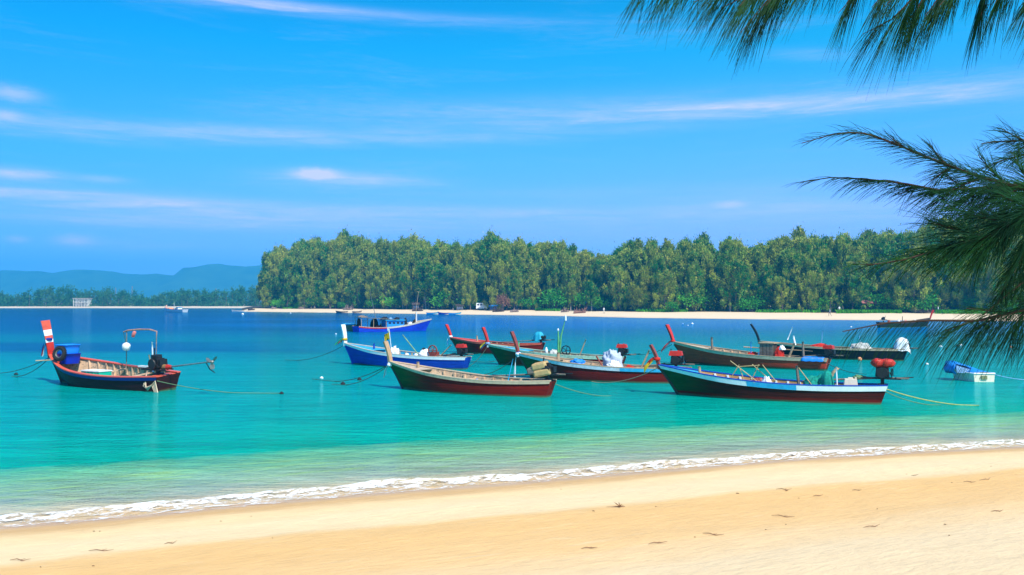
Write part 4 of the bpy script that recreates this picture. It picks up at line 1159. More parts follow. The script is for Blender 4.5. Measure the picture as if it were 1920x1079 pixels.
pole('mooring_bollard', D.w(.24, 0, .75), D.w(.235, 0, 1.25), .06, wood_l, 'wooden post on the red fore deck of the far red railed boat', 'bollard')

# ---------- E
E = Boat(NAME, (938, 684), (1165, 691), 'dark green bowed longtail boat with turquoise fore deck and green wrapped poles', 'boat', GRP, B=1.8, zb=1.15, zm=.62, zs=.62, rake=.6, pw=2.6)
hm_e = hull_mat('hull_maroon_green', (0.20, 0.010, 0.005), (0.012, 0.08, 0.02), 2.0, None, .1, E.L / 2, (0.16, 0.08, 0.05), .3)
mint = mk('mint_rail', (.42, .55, .40), .6, .25, 6, wear=((.3, .22, .14), .4, 8))
build_hull(E.root, E.h, hm_e, wood_g, mint, mint, .09, .28, cyan, wood_l)
ce = prow(E.root, E.h, [(.1, white), (1.0, red)], 1.0, .36, .36, .2, .1, stem=wood_d)
engine(E.root, E.h, red, 'tiller', -.15, 'box', 1.05, u=.985, tiller=2.8)
ribbon(E, ce, .20, [cl_lb, cl_cyan, cl_red, cl_yel], 'turquoise white and red cloths tied to the middle red prow', ln=.55, drop=(.6, .7), wrap=cl_lb)
bn = empty('net_poles', E.w(.50, 0, .5), E.ang, 'two thin poles wrapped in green netting standing in the dark green bowed boat', 'poles')
grn = mk('green_net_wrap', (.12, .42, .16), .8, .4, 9)
MB().tube([(-.05, 0, 0), (-.03, 0, 1.0), (-.05, 0, 1.55)], [.05, .06, .03], 6).build('pole', grn, bn)
MB().tube([(.0, .05, 0), (.12, 0, 1.2), (.38, 0, 2.15)], [.06, .05, .018], 6).build('pole', grn, bn)
MB().lathe([(.02, -.14), (.06, -.1), (.05, .1), (.015, .2)], 7, Matrix.Translation((.40, 0, 2.2))).build('pale_flag', cl_white, bn)
MB().lathe([(.02, -.08), (.06, 0), (.02, .1)], 7, Matrix.Translation((-.05, 0, 1.55))).build('pole_tip', cl_white, bn)
lump('net_heap', E.w(.46, .0, .55), (.7, .6, .4), net_w, 'pale net heap at the foot of the green wrapped poles', 'net', seed=4)
wl = empty('pot_hauler', E.w(.56, .05, .5), E.ang, 'dark round hauling wheel beside the green wrapped poles', 'wheel')
MB().lathe([(.23, -.025), (.28, -.025), (.28, .025), (.23, .025)], 18, Matrix.Translation((0, -.1, .42)) @ Matrix.Rotation(math.pi / 2, 4, 'X'), closed=True).build('rim', black, wl)
w_ = MB()
for k in range(5): w_.tube([(0, -.1, .42), (.25 * math.cos(k * 1.256), -.1, .42 + .25 * math.sin(k * 1.256))], .018, 5)
w_.build('spokes', black, wl); MB().tube([(0, -.1, .42), (0, .05, 0)], .03, 6).build('stand', black, wl)
pole('stick', E.w(.66, 0, .5), E.w(.72, 0, 1.55), .035, wood_l, 'pale leaning stick behind the grey bundle', 'stick')
pole('short_post', E.w(.16, .0, .75), E.w(.16, 0, 1.4), .045, grn, 'short green post on the turquoise fore deck', 'post')
o = MB().lathe([(.04, 0), (.09, .02), (.09, .3), (.05, .38), (.03, .45)], 9).build('bottle', white, None, True, 'white bottle standing ahead of the green wrapped poles', 'bottle'); o.location = E.w(.40, -.1, .62)

# ---------- F: grey bundle
Fb = Boat(NAME, (998, 709), (1285, 719), 'longtail boat with grey wrapped bundle and pale rail, bow pointing at the tan boxes', 'boat', GRP, B=1.95, zb=1.15, zm=.62, zs=.66, rake=.55, pw=2.7)
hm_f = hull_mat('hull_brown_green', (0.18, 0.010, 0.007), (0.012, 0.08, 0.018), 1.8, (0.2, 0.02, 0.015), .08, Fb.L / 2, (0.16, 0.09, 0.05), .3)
build_hull(Fb.root, Fb.h, hm_f, wood_p, wood_l, mk('pale_rail', (.60, .66, .70), .6, .25, 6), .10, .22, wood_l, wood_p, band2=(cyan, .62, .92))
cf = prow(Fb.root, Fb.h, [(.14, white), (.2, blue), (1.0, redb)], 1.05, .36, .36, .22, .1, stem=wood_d)
engine(Fb.root, Fb.h, red, 'tiller', -.1, 'box', 1.1, u=.93, tiller=2.8)
ribbon(Fb, cf, .12, [cl_white, cl_lb, cl_white], 'white cloth strips hanging from the brown prow', ln=1.25, drop=(1.0, .08), w=.07, wrap=cl_white)
lump('tarp_bundle', Fb.w(.545, -.05, .62), (1.05, .9, .78), cl_grey, 'large grey tarp bundle amidships in the pale railed boat', 'bundle', seed=6, rough=.35)
lump('tarp_bundle', Fb.w(.57, -.5, .5), (.8, .4, .45), cl_white, 'smaller pale bundle on the rail below the large grey one', 'bundle', seed=9, rough=.3)
pole('stick', Fb.w(.455, -.5, 1.15), Fb.w(.515, -.55, .5), .035, redb, 'brown stick leaning on the rail ahead of the grey bundle', 'stick')
pole('stick', Fb.w(.72, -.1, .5), Fb.w(.78, -.1, 1.45), .045, wood_l, 'pale stick with a knob behind the grey bundle', 'stick')
lump('red_net', Fb.w(.66, -.2, .5), (.6, .5, .25), cl_red, 'low red heap behind the grey bundle', 'heap', seed=12)
pole('mooring_bollard', Fb.w(.18, 0, .75), Fb.w(.18, 0, 1.25), .085, wood_l, 'stubby pale post on the fore deck of the pale railed boat', 'bollard')
lump('blue_sheet', Fb.w(.29, .5, .72), (.75, .5, .22), cl_blue, 'blue sheet lying on the far rail of the pale railed boat', 'sheet', seed=21)

# ---------- C: front tan boat
Cb = Boat(NAME, (756, 729), (1028, 745), 'plain tan and dark red longtail boat, nearest of the middle group, with empty ribbed hull', 'boat', GRP, B=1.75, zb=1.1, zm=.52, zs=.62, rake=.55, pw=2.7)
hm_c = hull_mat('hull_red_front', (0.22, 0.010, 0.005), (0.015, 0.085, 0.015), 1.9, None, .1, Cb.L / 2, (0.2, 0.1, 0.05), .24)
tan_r = mk('tan_rail', (.64, .45, .28), .7, .25, 6, .2)
build_hull(Cb.root, Cb.h, hm_c, wood_p, tan_r, tan_r, .06, .20, mk('tan_deck', (.50, .38, .28), .75, .3, 5, .2), wood_p)
cc_ = prow(Cb.root, Cb.h, [(.15, white), (1.0, mk('bare_prow_wood', (.50, .30, .16), .7, .3, 5, .2, grain=(1, 5, 1)))], .85, .34, .28, .2, .1, stem=wood_d)
engine(Cb.root, Cb.h, None, 'tiller', -.02, u=.975, tiller=2.9)
for k, (du, z, sx, lb) in enumerate([(.975, .82, .72, 'tan wrapped box tied over the engine of the front tan boat'), (.955, 1.06, .62, 'upper tan padded wrap on top of the box over the engine'), (.905, .86, .34, 'small brown wrap hanging ahead of the tan box')]):
    b = MB(); b.box((0, 0, .13), (sx, .5, .27), taper=.94)
    o = b.build('engine_wrap', cl_tan if k < 2 else wood_g, None, False, lb, 'cover'); o.location = Cb.w(du, 0, z); o.rotation_euler = (.1, -.22, Cb.ang + .1)
    md = o.modifiers.new('bevel', 'BEVEL'); md.width = .07; md.segments = 2
pole('blue_stick', Cb.w(.755, -.2, .5), Cb.w(.79, -.2, 1.42), .022, cyan, 'thin blue stick standing in the stern of the front tan boat', 'stick')
pole('mooring_bollard', Cb.w(.115, .0, .65), Cb.w(.11, 0, 1.15), .07, wood_l, 'pale wooden post on the bow deck of the front tan boat', 'bollard')
ribbon(Cb, cc_, .03, [cl_white, cl_pink, cl_white], 'white cloth strips hanging below the bare tan prow', ln=.7, drop=(.75, .35), w=.06, wrap=white)
o = MB().lathe([(.05, 0), (.09, .02), (.09, .2), (.04, .28)], 9).build('bottle', cl_blue, None, True, 'blue bottle wedged between the ribs of the front tan boat', 'bottle'); o.location = Cb.w(.50, .35, .25)
lump('rope_coil', Cb.w(.84, .1, .50), (.6, .5, .16), rope_t, 'flat coil of tan rope at the stern of the front tan boat', 'rope', seed=30)

# ---------- I: black boat far right
I = Boat(NAME, (1442, 669), (1694, 677), 'black hulled longtail boat with white cloth over its engine, rear right', 'boat', GRP, B=1.8, zb=1.0, zm=.66, zs=.7, rake=.6, pw=2.8)
hm_i = hull_mat('hull_black', (0.006, 0.012, 0.018), None, 2, (0.014, 0.008, 0.008), .1, I.L / 2, (0.12, 0.09, 0.07), .26)
build_hull(I.root, I.h, hm_i, wood_g, wood_l, tan_r, .05, .14, wood_l, wood_g)
ci = prow(I.root, I.h, [(1.0, mk('black_post', (.02, .022, .028), .5, .3, 6))], 1.15, .50, .24, .16, .12, curve=.22, stem=black)
ei = engine(I.root, I.h, None, 'tiller', -.2, u=.985, tiller=3.0)
drape('engine_cover', I.w(.99, 0, .58), (.95, .75, .85), cl_white, 'bright white cloth draped over the engine at the right end of the black boat', 'cover', I.ang, 5, 5)
lump('net_heap', I.w(.70, 0, .60), (1.5, .8, .48), net_w, 'grey heap of fishing net in the stern half of the black boat', 'net', seed=14)
lump('red_bundle', I.w(.40, -.1, .72), (1.25, .4, .24), cl_red, 'long low red bundle along the middle of the black boat', 'bundle', seed=15)
pole('white_pole', I.w(.145, .1, 1.15), I.w(.185, .1, 2.0), .03, white, 'white leaning pole above the bow of the black boat')
pole('white_pole', I.w(.405, .1, .8), I.w(.415, .1, 1.75), .022, cl_lb, 'thin upright white tipped pole over the red bundle')
pole('white_pole', I.w(.695, .2, .9), I.w(.685, .2, 1.55), .012, cl_lb, 'very thin upright rod above the net heap of the black boat')
pole('white_post', I.w(.215, -.3, .8), I.w(.20, -.3, 1.45), .07, white, 'short white post behind the box of the brown boat', 'post')
o = MB().lathe([(.02, -.14), (.1, -.1), (.14, 0), (.1, .1), (.02, .14)], 12).build('buoy', orange, None, True, 'round orange float against the side of the black boat', 'buoy'); q = at_z(1612, 677, 0); o.location = (q.x, q.y - .0, .1)

# ---------- H: brown boat with box
Hb = Boat(NAME, (1288, 682), (1548, 695), 'weathered brown longtail boat with a wooden box and blue tarp over its stern', 'boat', GRP, B=1.9, zb=1.25, zm=.62, zs=.62, rake=.62, pw=2.7)
hm_h = hull_mat('hull_weathered', (0.58, 0.050, 0.02), (0.52, 0.07, 0.025), 2.5, (0.03, 0.05, 0.02), .10, Hb.L / 2, (0.48, 0.22, 0.12), .34)
build_hull(Hb.root, Hb.h, hm_h, wood_p, wood_l, tan_r, .10, .22, mk('sun_bleached_deck', (.50, .40, .28), .8, .3, 5, .2), wood_p)
ch = prow(Hb.root, Hb.h, [(.12, white), (1.0, red)], 1.02, .46, .36, .22, .11, stem=wood_d)
engine(Hb.root, Hb.h, red, 'tiller', -.1, 'box', 1.0, u=1.0, tiller=2.6)
ribbon(Hb, ch, .18, [cl_pink, cl_red, cl_pink], 'pink and red cloth hanging from the prow of the weathered brown boat', ln=.85, drop=(.75, .7), w=.12, wrap=cl_red)
bx = empty('wooden_box', Hb.w(.615, 0, .5), Hb.ang, 'tall weathered wooden box standing in the brown boat', 'box')
for k in range(4): MB().box((-.30 + .2 * k, -.30, .42), (.17, .035, .84)).build('plank', wood_g, bx)
MB().box((0, .02, .42), (.72, .56, .80)).build('box_body', wood_d, bx)
MB().box((0, 0, .87), (.9, .72, .05)).build('box_top', wood_l, bx)
lump('red_jacket', Hb.w(.70, -.2, .55), (.55, .45, .62), cl_red, 'red cloth bundle right behind the wooden box', 'bundle', seed=17)
lump('white_bag', Hb.w(.72, -.2, 1.02), (.36, .3, .26), cl_white, 'small white bag on top of the red cloth bundle', 'bag', seed=18)
lump('red_bundle', Hb.w(.51, -.1, .58), (.85, .5, .26), cl_red, 'low red heap ahead of the wooden box', 'heap', seed=16)
lump('white_sack', Hb.w(.565, -.1, .6), (.35, .35, .36), cl_white, 'white sack leaning against the wooden box', 'sack', seed=19)
pole('blue_stick', Hb.w(.50, -.2, .6), Hb.w(.50, -.2, 1.42), .025, cl_blue, 'blue stick standing ahead of the wooden box', 'stick')
pole('deck_post', Hb.w(.20, 0, .75), Hb.w(.195, 0, 1.6), .07, wood_g, 'tall brown post on the fore deck of the weathered boat', 'post')
pole('deck_post', Hb.w(.86, -.1, .5), Hb.w(.855, -.1, 1.5), .065, wood_g, 'upright brown post before the blue tarp', 'post')
pole('plank', Hb.w(.76, -.1, .6), Hb.w(.80, -.1, 1.4), .06, wood_l, 'broad pale plank leaning between box and post', 'plank')
pole('long_pole', Hb.w(.42, .3, 1.08), Hb.w(.90, .3, .98), .028, wood_l, 'long pale pole lying level over the stern half of the weathered boat')
rows = []
for i in range(11):
    u = .86 + .12 * i / 10; w0 = Hb.h.gun(u, 1)
    rows.append([(w0.x, -w0.y - .05 + (2 * w0.y + .1) * j / 8, w0.z + .03 + .07 * math.sin(math.pi * j / 8) + .015 * math.sin(i * 2 + j)) for j in range(9)])
rows = [[rows[i][0][:1] + (rows[i][0][1] - .04, rows[i][0][2] - .16)] + r + [(r[-1][0], r[-1][1] + .04, r[-1][2] - .16)] for i, r in enumerate(rows)]
o = MB().slab(rows, .012).build('stern_tarp', cl_blue, None, True, 'bright blue tarp covering the stern of the weathered brown boat', 'tarp'); o.location = Hb.mid; o.rotation_euler = (0, 0, Hb.ang)

# ---------- G: front right boat
G = Boat(NAME, (1272, 740), (1652, 758), 'largest nearest longtail boat with blue and white striped rail and a red drum engine', 'boat', GRP, B=1.8, zb=1.12, zm=.58, zs=.66, rake=.62, pw=3.0)
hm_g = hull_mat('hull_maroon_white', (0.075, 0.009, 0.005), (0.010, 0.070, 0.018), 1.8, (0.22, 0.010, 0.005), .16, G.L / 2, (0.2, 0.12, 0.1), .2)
build_hull(G.root, G.h, hm_g, wood_o, blue, white, .12, .16, cyan, white, band2=(cyan, .38, .63))
cg = prow(G.root, G.h, [(1.0, redb)], .8, .46, .26, .16, .1, stem=wood_d)
engine(G.root, G.h, red, 'tiller', -.02, 'drums', 1.15, u=.985, tiller=2.7, body=black)
ribbon(G, cg, .42, [cl_yel, cl_red, cl_yel, cl_red], 'yellow and red cloth tied to the prow of the nearest right boat', ln=.62, drop=(.75, .65), w=.13, wrap=cl_red)
pole('mooring_bollard', G.w(.115, .1, .70), G.w(.108, .1, 1.12), .065, wood_l, 'pale post on the bow deck of the nearest right boat', 'bollard')
rk = empty('pole_rack', G.w(.36, 0, .45), G.ang, 'rack of crossed bamboo poles leaning over the nearest right boat', 'rack')
bam = mk('bamboo', (.5, .36, .16), .6, .3, 8)
for (a, b_) in [((-.55, -.3, .95), (.55, -.3, .12)), ((.15, .3, .80), (.95, .3, .10)), ((-.3, -.1, .72), (.5, -.1, .80)), ((-.30, .1, .78), (-.75, .1, .05)), ((.45, .0, .82), (.1, .0, .05)), ((.55, .2, .80), (1.05, .2, .18)), ((.1, .3, .2), (1.0, .3, .25)), ((-.25, 0, .65), (-.05, 0, .05)), ((-.6, -.1, .18), (.2, -.1, .22))]:
    MB().tube([a, b_], .017, 5).build('rack_pole', bam, rk)
lump('red_bundle', G.w(.42, -.1, .45), (.75, .55, .32), redb, 'dark red rope heap below the pole rack', 'heap', seed=33)
lump('white_bag', G.w(.465, -.2, .5), (.42, .4, .34), cl_white, 'white bag next to the dark red heap under the pole rack', 'bag', seed=34)
o = MB().add([(-.3, -.2, 0), (.3, -.2, 0), (.3, .2, 0), (-.3, .2, 0), (-.05, 0, .24), (.05, 0, .24)], [(0, 1, 5, 4), (1, 2, 5), (2, 3, 4, 5), (3, 0, 4), (3, 2, 1, 0)]).build('white_cloth', cl_white, None, False, 'peaked white cloth ahead of the dark red heap', 'cloth'); o.location = G.w(.33, -.3, .48)
pole('deck_post', G.w(.625, -.1, .2), G.w(.61, -.1, 1.28), .06, wood_g, 'knotty brown post ahead of the teal net', 'post')
pole('rope_stay', G.w(.62, -.1, 1.2), G.w(.69, -.4, .58), .018, bam, 'pale stay slanting from the knotty post to the rail', 'stay')
lump('teal_net', G.w(.70, .0, .42), (.95, .7, .45), net_t, 'heap of teal fishing net amidships of the nearest right boat', 'net', seed=40, rough=.45)
drape('teal_net', G.w(.755, -.1, .38), (.5, .5, .75), net_t, 'teal fishing net draped high beside the bent pole', 'net', .3, 7)
o = MB().tube([(0, 0, 0), (.02, 0, .45), (.12, 0, .8), (.28, 0, 1.0), (.33, 0, .95)], .055, 7).build('bent_pole', wood_l, None, True, 'thick bent pale pole rising behind the teal net', 'pole'); o.location = G.w(.765, -.1, .25); o.rotation_euler = (0, 0, G.ang)
pole('white_pole', G.w(.805, -.3, .3), G.w(.80, -.3, 1.25), .028, white, 'slim white upright pole next to the bent one')
o = MB(); o.box((0, 0, .15), (.55, .3, .3), taper=.86); o.box((0, 0, .33), (.2, .06, .06)); o.lathe([(.04, .3), (.04, .37)], 8, Matrix.Translation((.2, 0, 0)))
o = o.build('jerrycan', mk('cream_plastic', (.75, .62, .48), .5, .15, 5), None, False, 'cream plastic jerrycan on its side near the stern of the nearest right boat', 'jerrycan'); o.location = G.w(.865, -.25, .64); o.rotation_euler = (0, 0, G.ang + .15)
o.scale = (.85, .85, .8); md = o.modifiers.new('bevel', 'BEVEL'); md.width = .09; md.segments = 3
lump('rope_coil', G.w(.90, .1, .88), (.5, .3, .12), rope_g, 'green rope coiled over the drive shaft', 'rope', seed=44)

# ---------- J: blue fishing boat
J = Boat('fishing_boat', (797, 620.5), (668, 623), 'blue and red wooden fishing boat with a cabin and roof, far out behind the longtails', 'fishing boat', None, sink=.28, B=2.7, zb=1.75, zm=.62, zs=1.0, rake=.35, srake=.1, zk=-.5, stern=.8, pw=2.0)
hm_j = hull_mat('hull_fishing_blue', (0.012, 0.05, 0.48), None, 1, (0.01, 0.03, 0.2), .1, J.L / 2, (0.2, 0.25, 0.4), .25)
cream = mk('cream_paint', (.66, .55, .42), .6, .2, 5)
build_hull(J.root, J.h, hm_j, wood_g, cream, cream, .10, .2, wood_l, wood_g, ribs=False, band2=(red, .62, 1.0), sterndeck=.8)
jl = lambda u, t_, z: J.loc(u, t_, z)
c0 = jl(.48, 0, 1.05)
for (dx_, dy_, sx, sy) in [(0, -.85, 2.3, .06), (0, .85, 2.3, .06), (-1.15, 0, .06, 1.7), (1.15, 0, .06, 1.7)]:
    MB().box((c0.x + dx_, c0.y + dy_, 1.12), (sx, sy, 1.05)).build('cabin_wall', mk('cabin_blue', (.02, .26, .68), .5, .2, 4), J.root)
for k in range(4):
    for sd in (-1, 1): MB().box((c0.x - .85 + .55 * k, .895 * sd, 1.36), (.38, .03, .22)).build('window', glass, J.root)
for sd in (-1, 1): MB().box((c0.x, .90 * sd, 1.05), (2.2, .03, .06)).build('cabin_trim', cyan, J.root)
MB().box((c0.x + .1, 0, 1.70), (2.7, 2.1, .07)).build('cabin_roof', cyan, J.root)
r2 = jl(.84, 0, 2.0)
MB().box((r2.x - 1.0, 0, 1.93), (4.7, 2.2, .06), Matrix.Rotation(-.07, 3, 'Y')).build('awning_roof', mk('grey_awning', (.2, .19, .17), .8, .3, 4), J.root)
for (u, sd) in [(.62, -1), (.62, 1), (.8, -1), (.8, 1), (.97, -1), (.97, 1)]:
    q = jl(u, sd * .95, 0); MB().tube([(q.x, q.y, .5), (q.x, q.y, 1.92)], .035, 6).build('roof_post', wood_l, J.root)
for (u, z0, hgt, ln_, r_) in [(.13, 1.2, 1.55, .0, .05)]:
    q = jl(u, 0, 0); MB().tube([(q.x, 0, z0), (q.x, 0, z0 + hgt)], [r_ * 1.3, r_], 8).build('mast', white, J.root)
q = jl(.17, .2, 0); MB().tube([(q.x - .1, .2, 1.3), (q.x - .2, .2, 2.8), (q.x - .55, .2, 5.3)], [.04, .03, .02], 6).build('fishing_pole', wood_l, J.root)
MB().tube([(q.x - .75, .2, 5.25), (q.x - .3, .2, 5.3)], .02, 5).build('pole_crossbar', wood_l, J.root)
q = jl(.73, .2, 0); MB().tube([(q.x, .2, 1.9), (q.x + .45, .2, 3.6), (q.x + .9, .2, 5.6)], [.04, .03, .015], 6).build('fishing_pole', steel, J.root)
lump('roof_gear', J.w(.60, 0, 1.78), (1.1, .9, .35), cl_blk, 'dark heap of gear on the roof of the fishing boat, nearest its cabin', 'gear', J.ang, 71)
lump('roof_gear', J.w(.52, .1, 1.74), (.55, .5, .3), cl_lb, 'pale blue bundle on the roof of the fishing boat', 'bundle', J.ang, 72)
lump('roof_gear', J.w(.42, 0, 1.74), (.8, .7, .32), cl_blk, 'low dark tarpaulin toward the front of the cabin roof', 'tarp', J.ang, 73)
lump('roof_gear', J.w(.92, 0, 2.1), (1.3, .9, .22), wood_g, 'flat stack of poles at the stern end of the awning roof', 'gear', J.ang, 74)
for k, (u, t_, z, s_, lb) in enumerate([(.94, -.6, 1.0, (.5, .4, .95), 'black netting hanging under the awning near the stern of the fishing boat'),
                                          (.70, -1.0, .55, (1.1, .5, 1.35), 'large black net hanging beside the blue cabin of the fishing boat'),
                                          (.28, -.3, .8, (.45, .35, 1.15), 'black cloth hung up before the cabin of the fishing boat'), (.15, -.2, 1.1, (.6, .5, .65), 'dark net bundle at the foot of the white mast')]):
    drape('hung_net', J.w(u, t_, z), s_, cl_blk, lb, 'net', J.ang, k + 3, 5)
lump('white_sack', J.w(.20, -.4, 1.05), (.6, .5, .35), cl_white, 'white sacks by the white mast of the fishing boat', 'sack', 0, 75)
lump('red_net', J.w(.66, -.6, .70), (1.3, .6, .35), cl_red, 'red heap in the waist of the fishing boat', 'heap', J.ang, 76)
pm = MB(); q = jl(.60, -.95, 1.1); MB().lathe([(.1, -.12), (.18, -.1), (.18, .1), (.1, .12)], 12, Matrix.Translation(q) @ Matrix.Rotation(1.57, 4, 'X'), closed=True).build('life_ring', cl_yel, J.root)
# dinghy behind it
Jd = Boat('dinghy', (664, 622), (651, 620.4), 'small olive green dinghy tied behind the blue fishing boat', 'dinghy', None, B=1.3, zb=.92, zm=.85, zs=.95, rake=.25, zk=-.2, stern=.85, pw=2)
Jd.h.L = Jd.L
build_hull(Jd.root, Jd.h, mk('olive_paint', (.10, .14, .07), .6, .3, 4), wood_g, cyan, cyan, .06, .15, cyan, wood_g, ribs=False, floor=False)

# ---------- L: distant dark longtail, bow right
Lb = Boat(NAME, (1738, 613), (1648, 615), 'dark distant longtail boat with a small red prow, half behind the hanging needles', 'boat', GRP, B=1.8, zb=1.3, zm=.62, zs=.8, rake=.5, pw=3)
build_hull(Lb.root, Lb.h, hull_mat('hull_far_dark', (0.012, 0.02, 0.016), None, 1, None, .1, Lb.L / 2), wood_d, wood_d, wood_d, .06, .2, wood_d, wood_d, ribs=False)
cl_ = prow(Lb.root, Lb.h, [(1.0, red)], 1.2, .7, .3, .2, .1)
engine(Lb.root, Lb.h, None, 'tiller', .1, u=.9)
for k, (u, m_, lb) in enumerate([(.80, redb, 'brown bundle near the engine of the distant dark boat'), (.60, cl_white, 'white bundle in the middle of the distant dark boat'), (.25, cl_white, 'small white sack toward the bow of the distant dark boat'), (.45, cl_pink, 'pink bundle in the distant dark boat between two white ones')]):
    lump('bundle', Lb.w(u, 0, .5), (.5, .5, .6), m_, lb, 'bundle', 0, 80 + k)
pole('stick', Lb.w(.52, 0, .5), Lb.w(.52, 0, 1.6), .05, wood_d, 'dark stick standing amidships in the distant dark boat', 'stick')

# ---------- K: little white and blue dinghy on the right
q0 = at_z(1848, 717, 0)
K = empty('dinghy', (q0.x, q0.y + .1, 0), 0, 'small cream dinghy with a blue cover over its bow, alone on the right', 'dinghy')
cr_ = mk('cream_hull', (.78, .68, .50), .5, .15, 5)
b = MB()
st = [(-.42, -.28), (.42, -.28), (.48, .38), (-.48, .38)]
secs = []
for f, sx_, yo, xo, zt, zb_ in [(0, 1, 0, 0, .38, -.25), (.35, 1.02, .55, -.12, .40, -.22), (.7, .75, 1.15, -.30, .48, -.12), (.9, .4, 1.5, -.44, .56, .05), (1, .06, 1.7, -.54, .66, .3)]:
    secs.append([Vector((-.48 * sx_ + xo, yo, zt)), Vector((-.42 * sx_ + xo, yo, zb_)), Vector((.42 * sx_ + xo, yo, zb_)), Vector((.48 * sx_ + xo, yo, zt))])
b.grid(secs); b.add(secs[0], [(0, 1, 2, 3)]); b.build('hull', cr_, K)
b = MB()
for sd in (0, 3):
    b.tube([s_[sd] for s_ in secs], .035, 6)
b.tube([secs[0][0], secs[0][3]], .04, 6); b.build('gunwale', white, K)
rows = [[Vector(q) for q in r] for r in [[(secs[i][0].x, secs[i][0].y, secs[i][0].z + .02), ((secs[i][0].x * 2 + secs[i][3].x) / 3, secs[i][0].y, secs[i][0].z + .06 + cz_), ((secs[i][0].x + 2 * secs[i][3].x) / 3, secs[i][0].y, secs[i][0].z + .06 + cz_ * .8), (secs[i][3].x, secs[i][3].y, secs[i][3].z + .02)] for i, cz_ in ((0, .03), (1, .08), (2, .18), (3, .2), (4, .1))]]
MB().slab(rows, .02).build('blue_cover', cl_blue, K, True)
MB().box((-.02, -.03, .2), (.26, .04, .17)).build('motor_plate', mk('olive_plate', (.2, .22, .1), .7, .3, 4), K)
b = MB(); b.tube([(-.1, -.06, .1), (-.12, -.07, .5)], .015, 5)
# upturned blue board and its canopy
ct = MB(); rows = []
for i in range(7):
    f = i / 6; rows.append([(-1.05 + 1.35 * f, .5 + .2 * f, .80 - .42 * f + .05 * math.sin(4 * f)), (-.98 + 1.32 * f, .9, .92 - .46 * f), (-1.0 + 1.3 * f, 1.5, .86 - .42 * f)])
rows2 = [[(x, y, z - .0) for x, y, z in r] for r in rows]
ct.slab(rows2, .03)
ct.slab([[(-1.02, .5, .80), (-.98, .9, .90), (-1.0, 1.5, .84)], [(-1.12, .5, .5), (-1.1, .9, .52), (-1.1, 1.5, .5)], [(-1.0, .5, .32), (-1.0, .9, .34), (-1.0, 1.5, .32)]], .02)
ct.build('bow_canopy', cl_blue, K, True)
MB().slab([[(-1.0, .48, .40), (-1.0, .52, .72)], [(-.25, .48, .36), (-.25, .52, .5)]], .02).build('side_net', cl_lb, K)

# ---------- M: distant white fishing boat
Mb = Boat('fishing_boat', (309, 584.5), (347, 586), 'distant white fishing boat with orange deck gear before the far beach', 'fishing boat', None, B=2.6, zb=1.7, zm=.9, zs=1.1, rake=.35, zk=-.5, stern=.8, pw=2.2)
build_hull(Mb.root, Mb.h, mk('far_white_hull', (.70, .72, .74), .5, .1, 4), wood_l, white, blue, .10, .3, orange, wood_l, ribs=False)
q = Mb.loc(.72, 0, 0)
MB().box((q.x, 0, 1.35), (2.9, 1.6, .9)).build('cabin', white, Mb.root)
MB().box((q.x, 0, 1.86), (3.2, 1.9, .12)).build('cabin_roof', cyan, Mb.root)
for k in range(3): MB().box((q.x - .8 + .8 * k, -.82, 1.45), (.5, .03, .35)).build('window', glass, Mb.root)
q = Mb.loc(.48, 0, 0); MB().tube([(q.x, 0, 1), (q.x, 0, 3.6)], .06, 6).build('mast', white, Mb.root)
lump('orange_nets', Mb.w(.30, 0, .95), (2.2, 1.4, .75), orange, 'orange heap of nets on the bow of the distant white boat', 'net', 0, 90)
lump('orange_nets', Mb.w(.08, 0, 1.5), (.8, .8, 1.1), mk('pale_orange', (.7, .4, .3), .7, .2, 3), 'pale orange bundle piled at the very bow of the distant white boat', 'bundle', 0, 91)

# ------------------------------------------------------------ ropes
def bow_pt(bt): return bt.M @ bt.h.gun(0.0, 1, 0, -.1)
def st_pt(bt, sd=-1): return bt.M @ bt.h.gun(.97, sd, 0, -.08)


def wp(px, py): q = at_z(px, py, -.02); return q


rope(bow_pt(A), wp(22, 707), .25, rope_d, 'dark rope slanting from the far left bow down to its float')
rope(bow_pt(A), wp(-25, 700), .25, rope_d, 'dark rope running from the far left bow out of view')
rope(st_pt(A), wp(528, 739), .18, rope_g, 'long green rope from the stern of the far left boat')
rope(bow_pt(Bb), wp(535, 676), .3, rope_d, 'dark rope from the bow of the blue boat')
rope(bow_pt(Cb), wp(622, 722), .3, rope_d, 'dark rope from the bow of the front tan boat past two dark floats')
rope(bow_pt(Cb), wp(585, 712), .35, rope_d, 'thinner dark rope spreading from the bow of the front tan boat')
rope(st_pt(Cb, 1), wp(1147, 744), .12, rope_g, 'green rope from the stern of the front tan boat')
rope(st_pt(Bb), wp(955, 672), .2, rope_d, 'dark rope from the stern of the blue boat')
rope(bow_pt(Fb), wp(880, 705), .3, rope_d, 'dark rope from the bow of the pale railed boat')
rope(bow_pt(E), wp(862, 693), .3, rope_d, 'dark rope from the bow of the turquoise decked boat')
rope(bow_pt(G), wp(1105, 716), .25, rope_t, 'tan rope from the bow of the nearest right boat across the pale railed hull')
rope(st_pt(G), wp(1765, 761), .14, rope_g, 'lower green rope from the stern of the nearest right boat')
rope(st_pt(G, 1), wp(1836, 762), .15, mk('yellow_rope', (.45, .45, .12), .9, .3, 20), 'yellow green rope from the stern of the nearest right boat', r=.02)
rope(st_pt(Hb), wp(1625, 703), .15, rope_d, 'dark rope from the stern of the weathered brown boat')
rope(bow_pt(Hb), wp(1190, 664), .25, rope_d, 'dark rope from the bow of the weathered brown boat')
rope(st_pt(Fb), wp(1360, 706), .15, rope_d, 'dark rope from the stern of the pale railed boat')
rope(K.matrix_basis @ Vector((.45, .3, .35)) if False else Vector((q0.x + .45, q0.y + .3, .36)), wp(1960, 712), .12, cl_lb, 'pale rope from the small cream dinghy out of view')

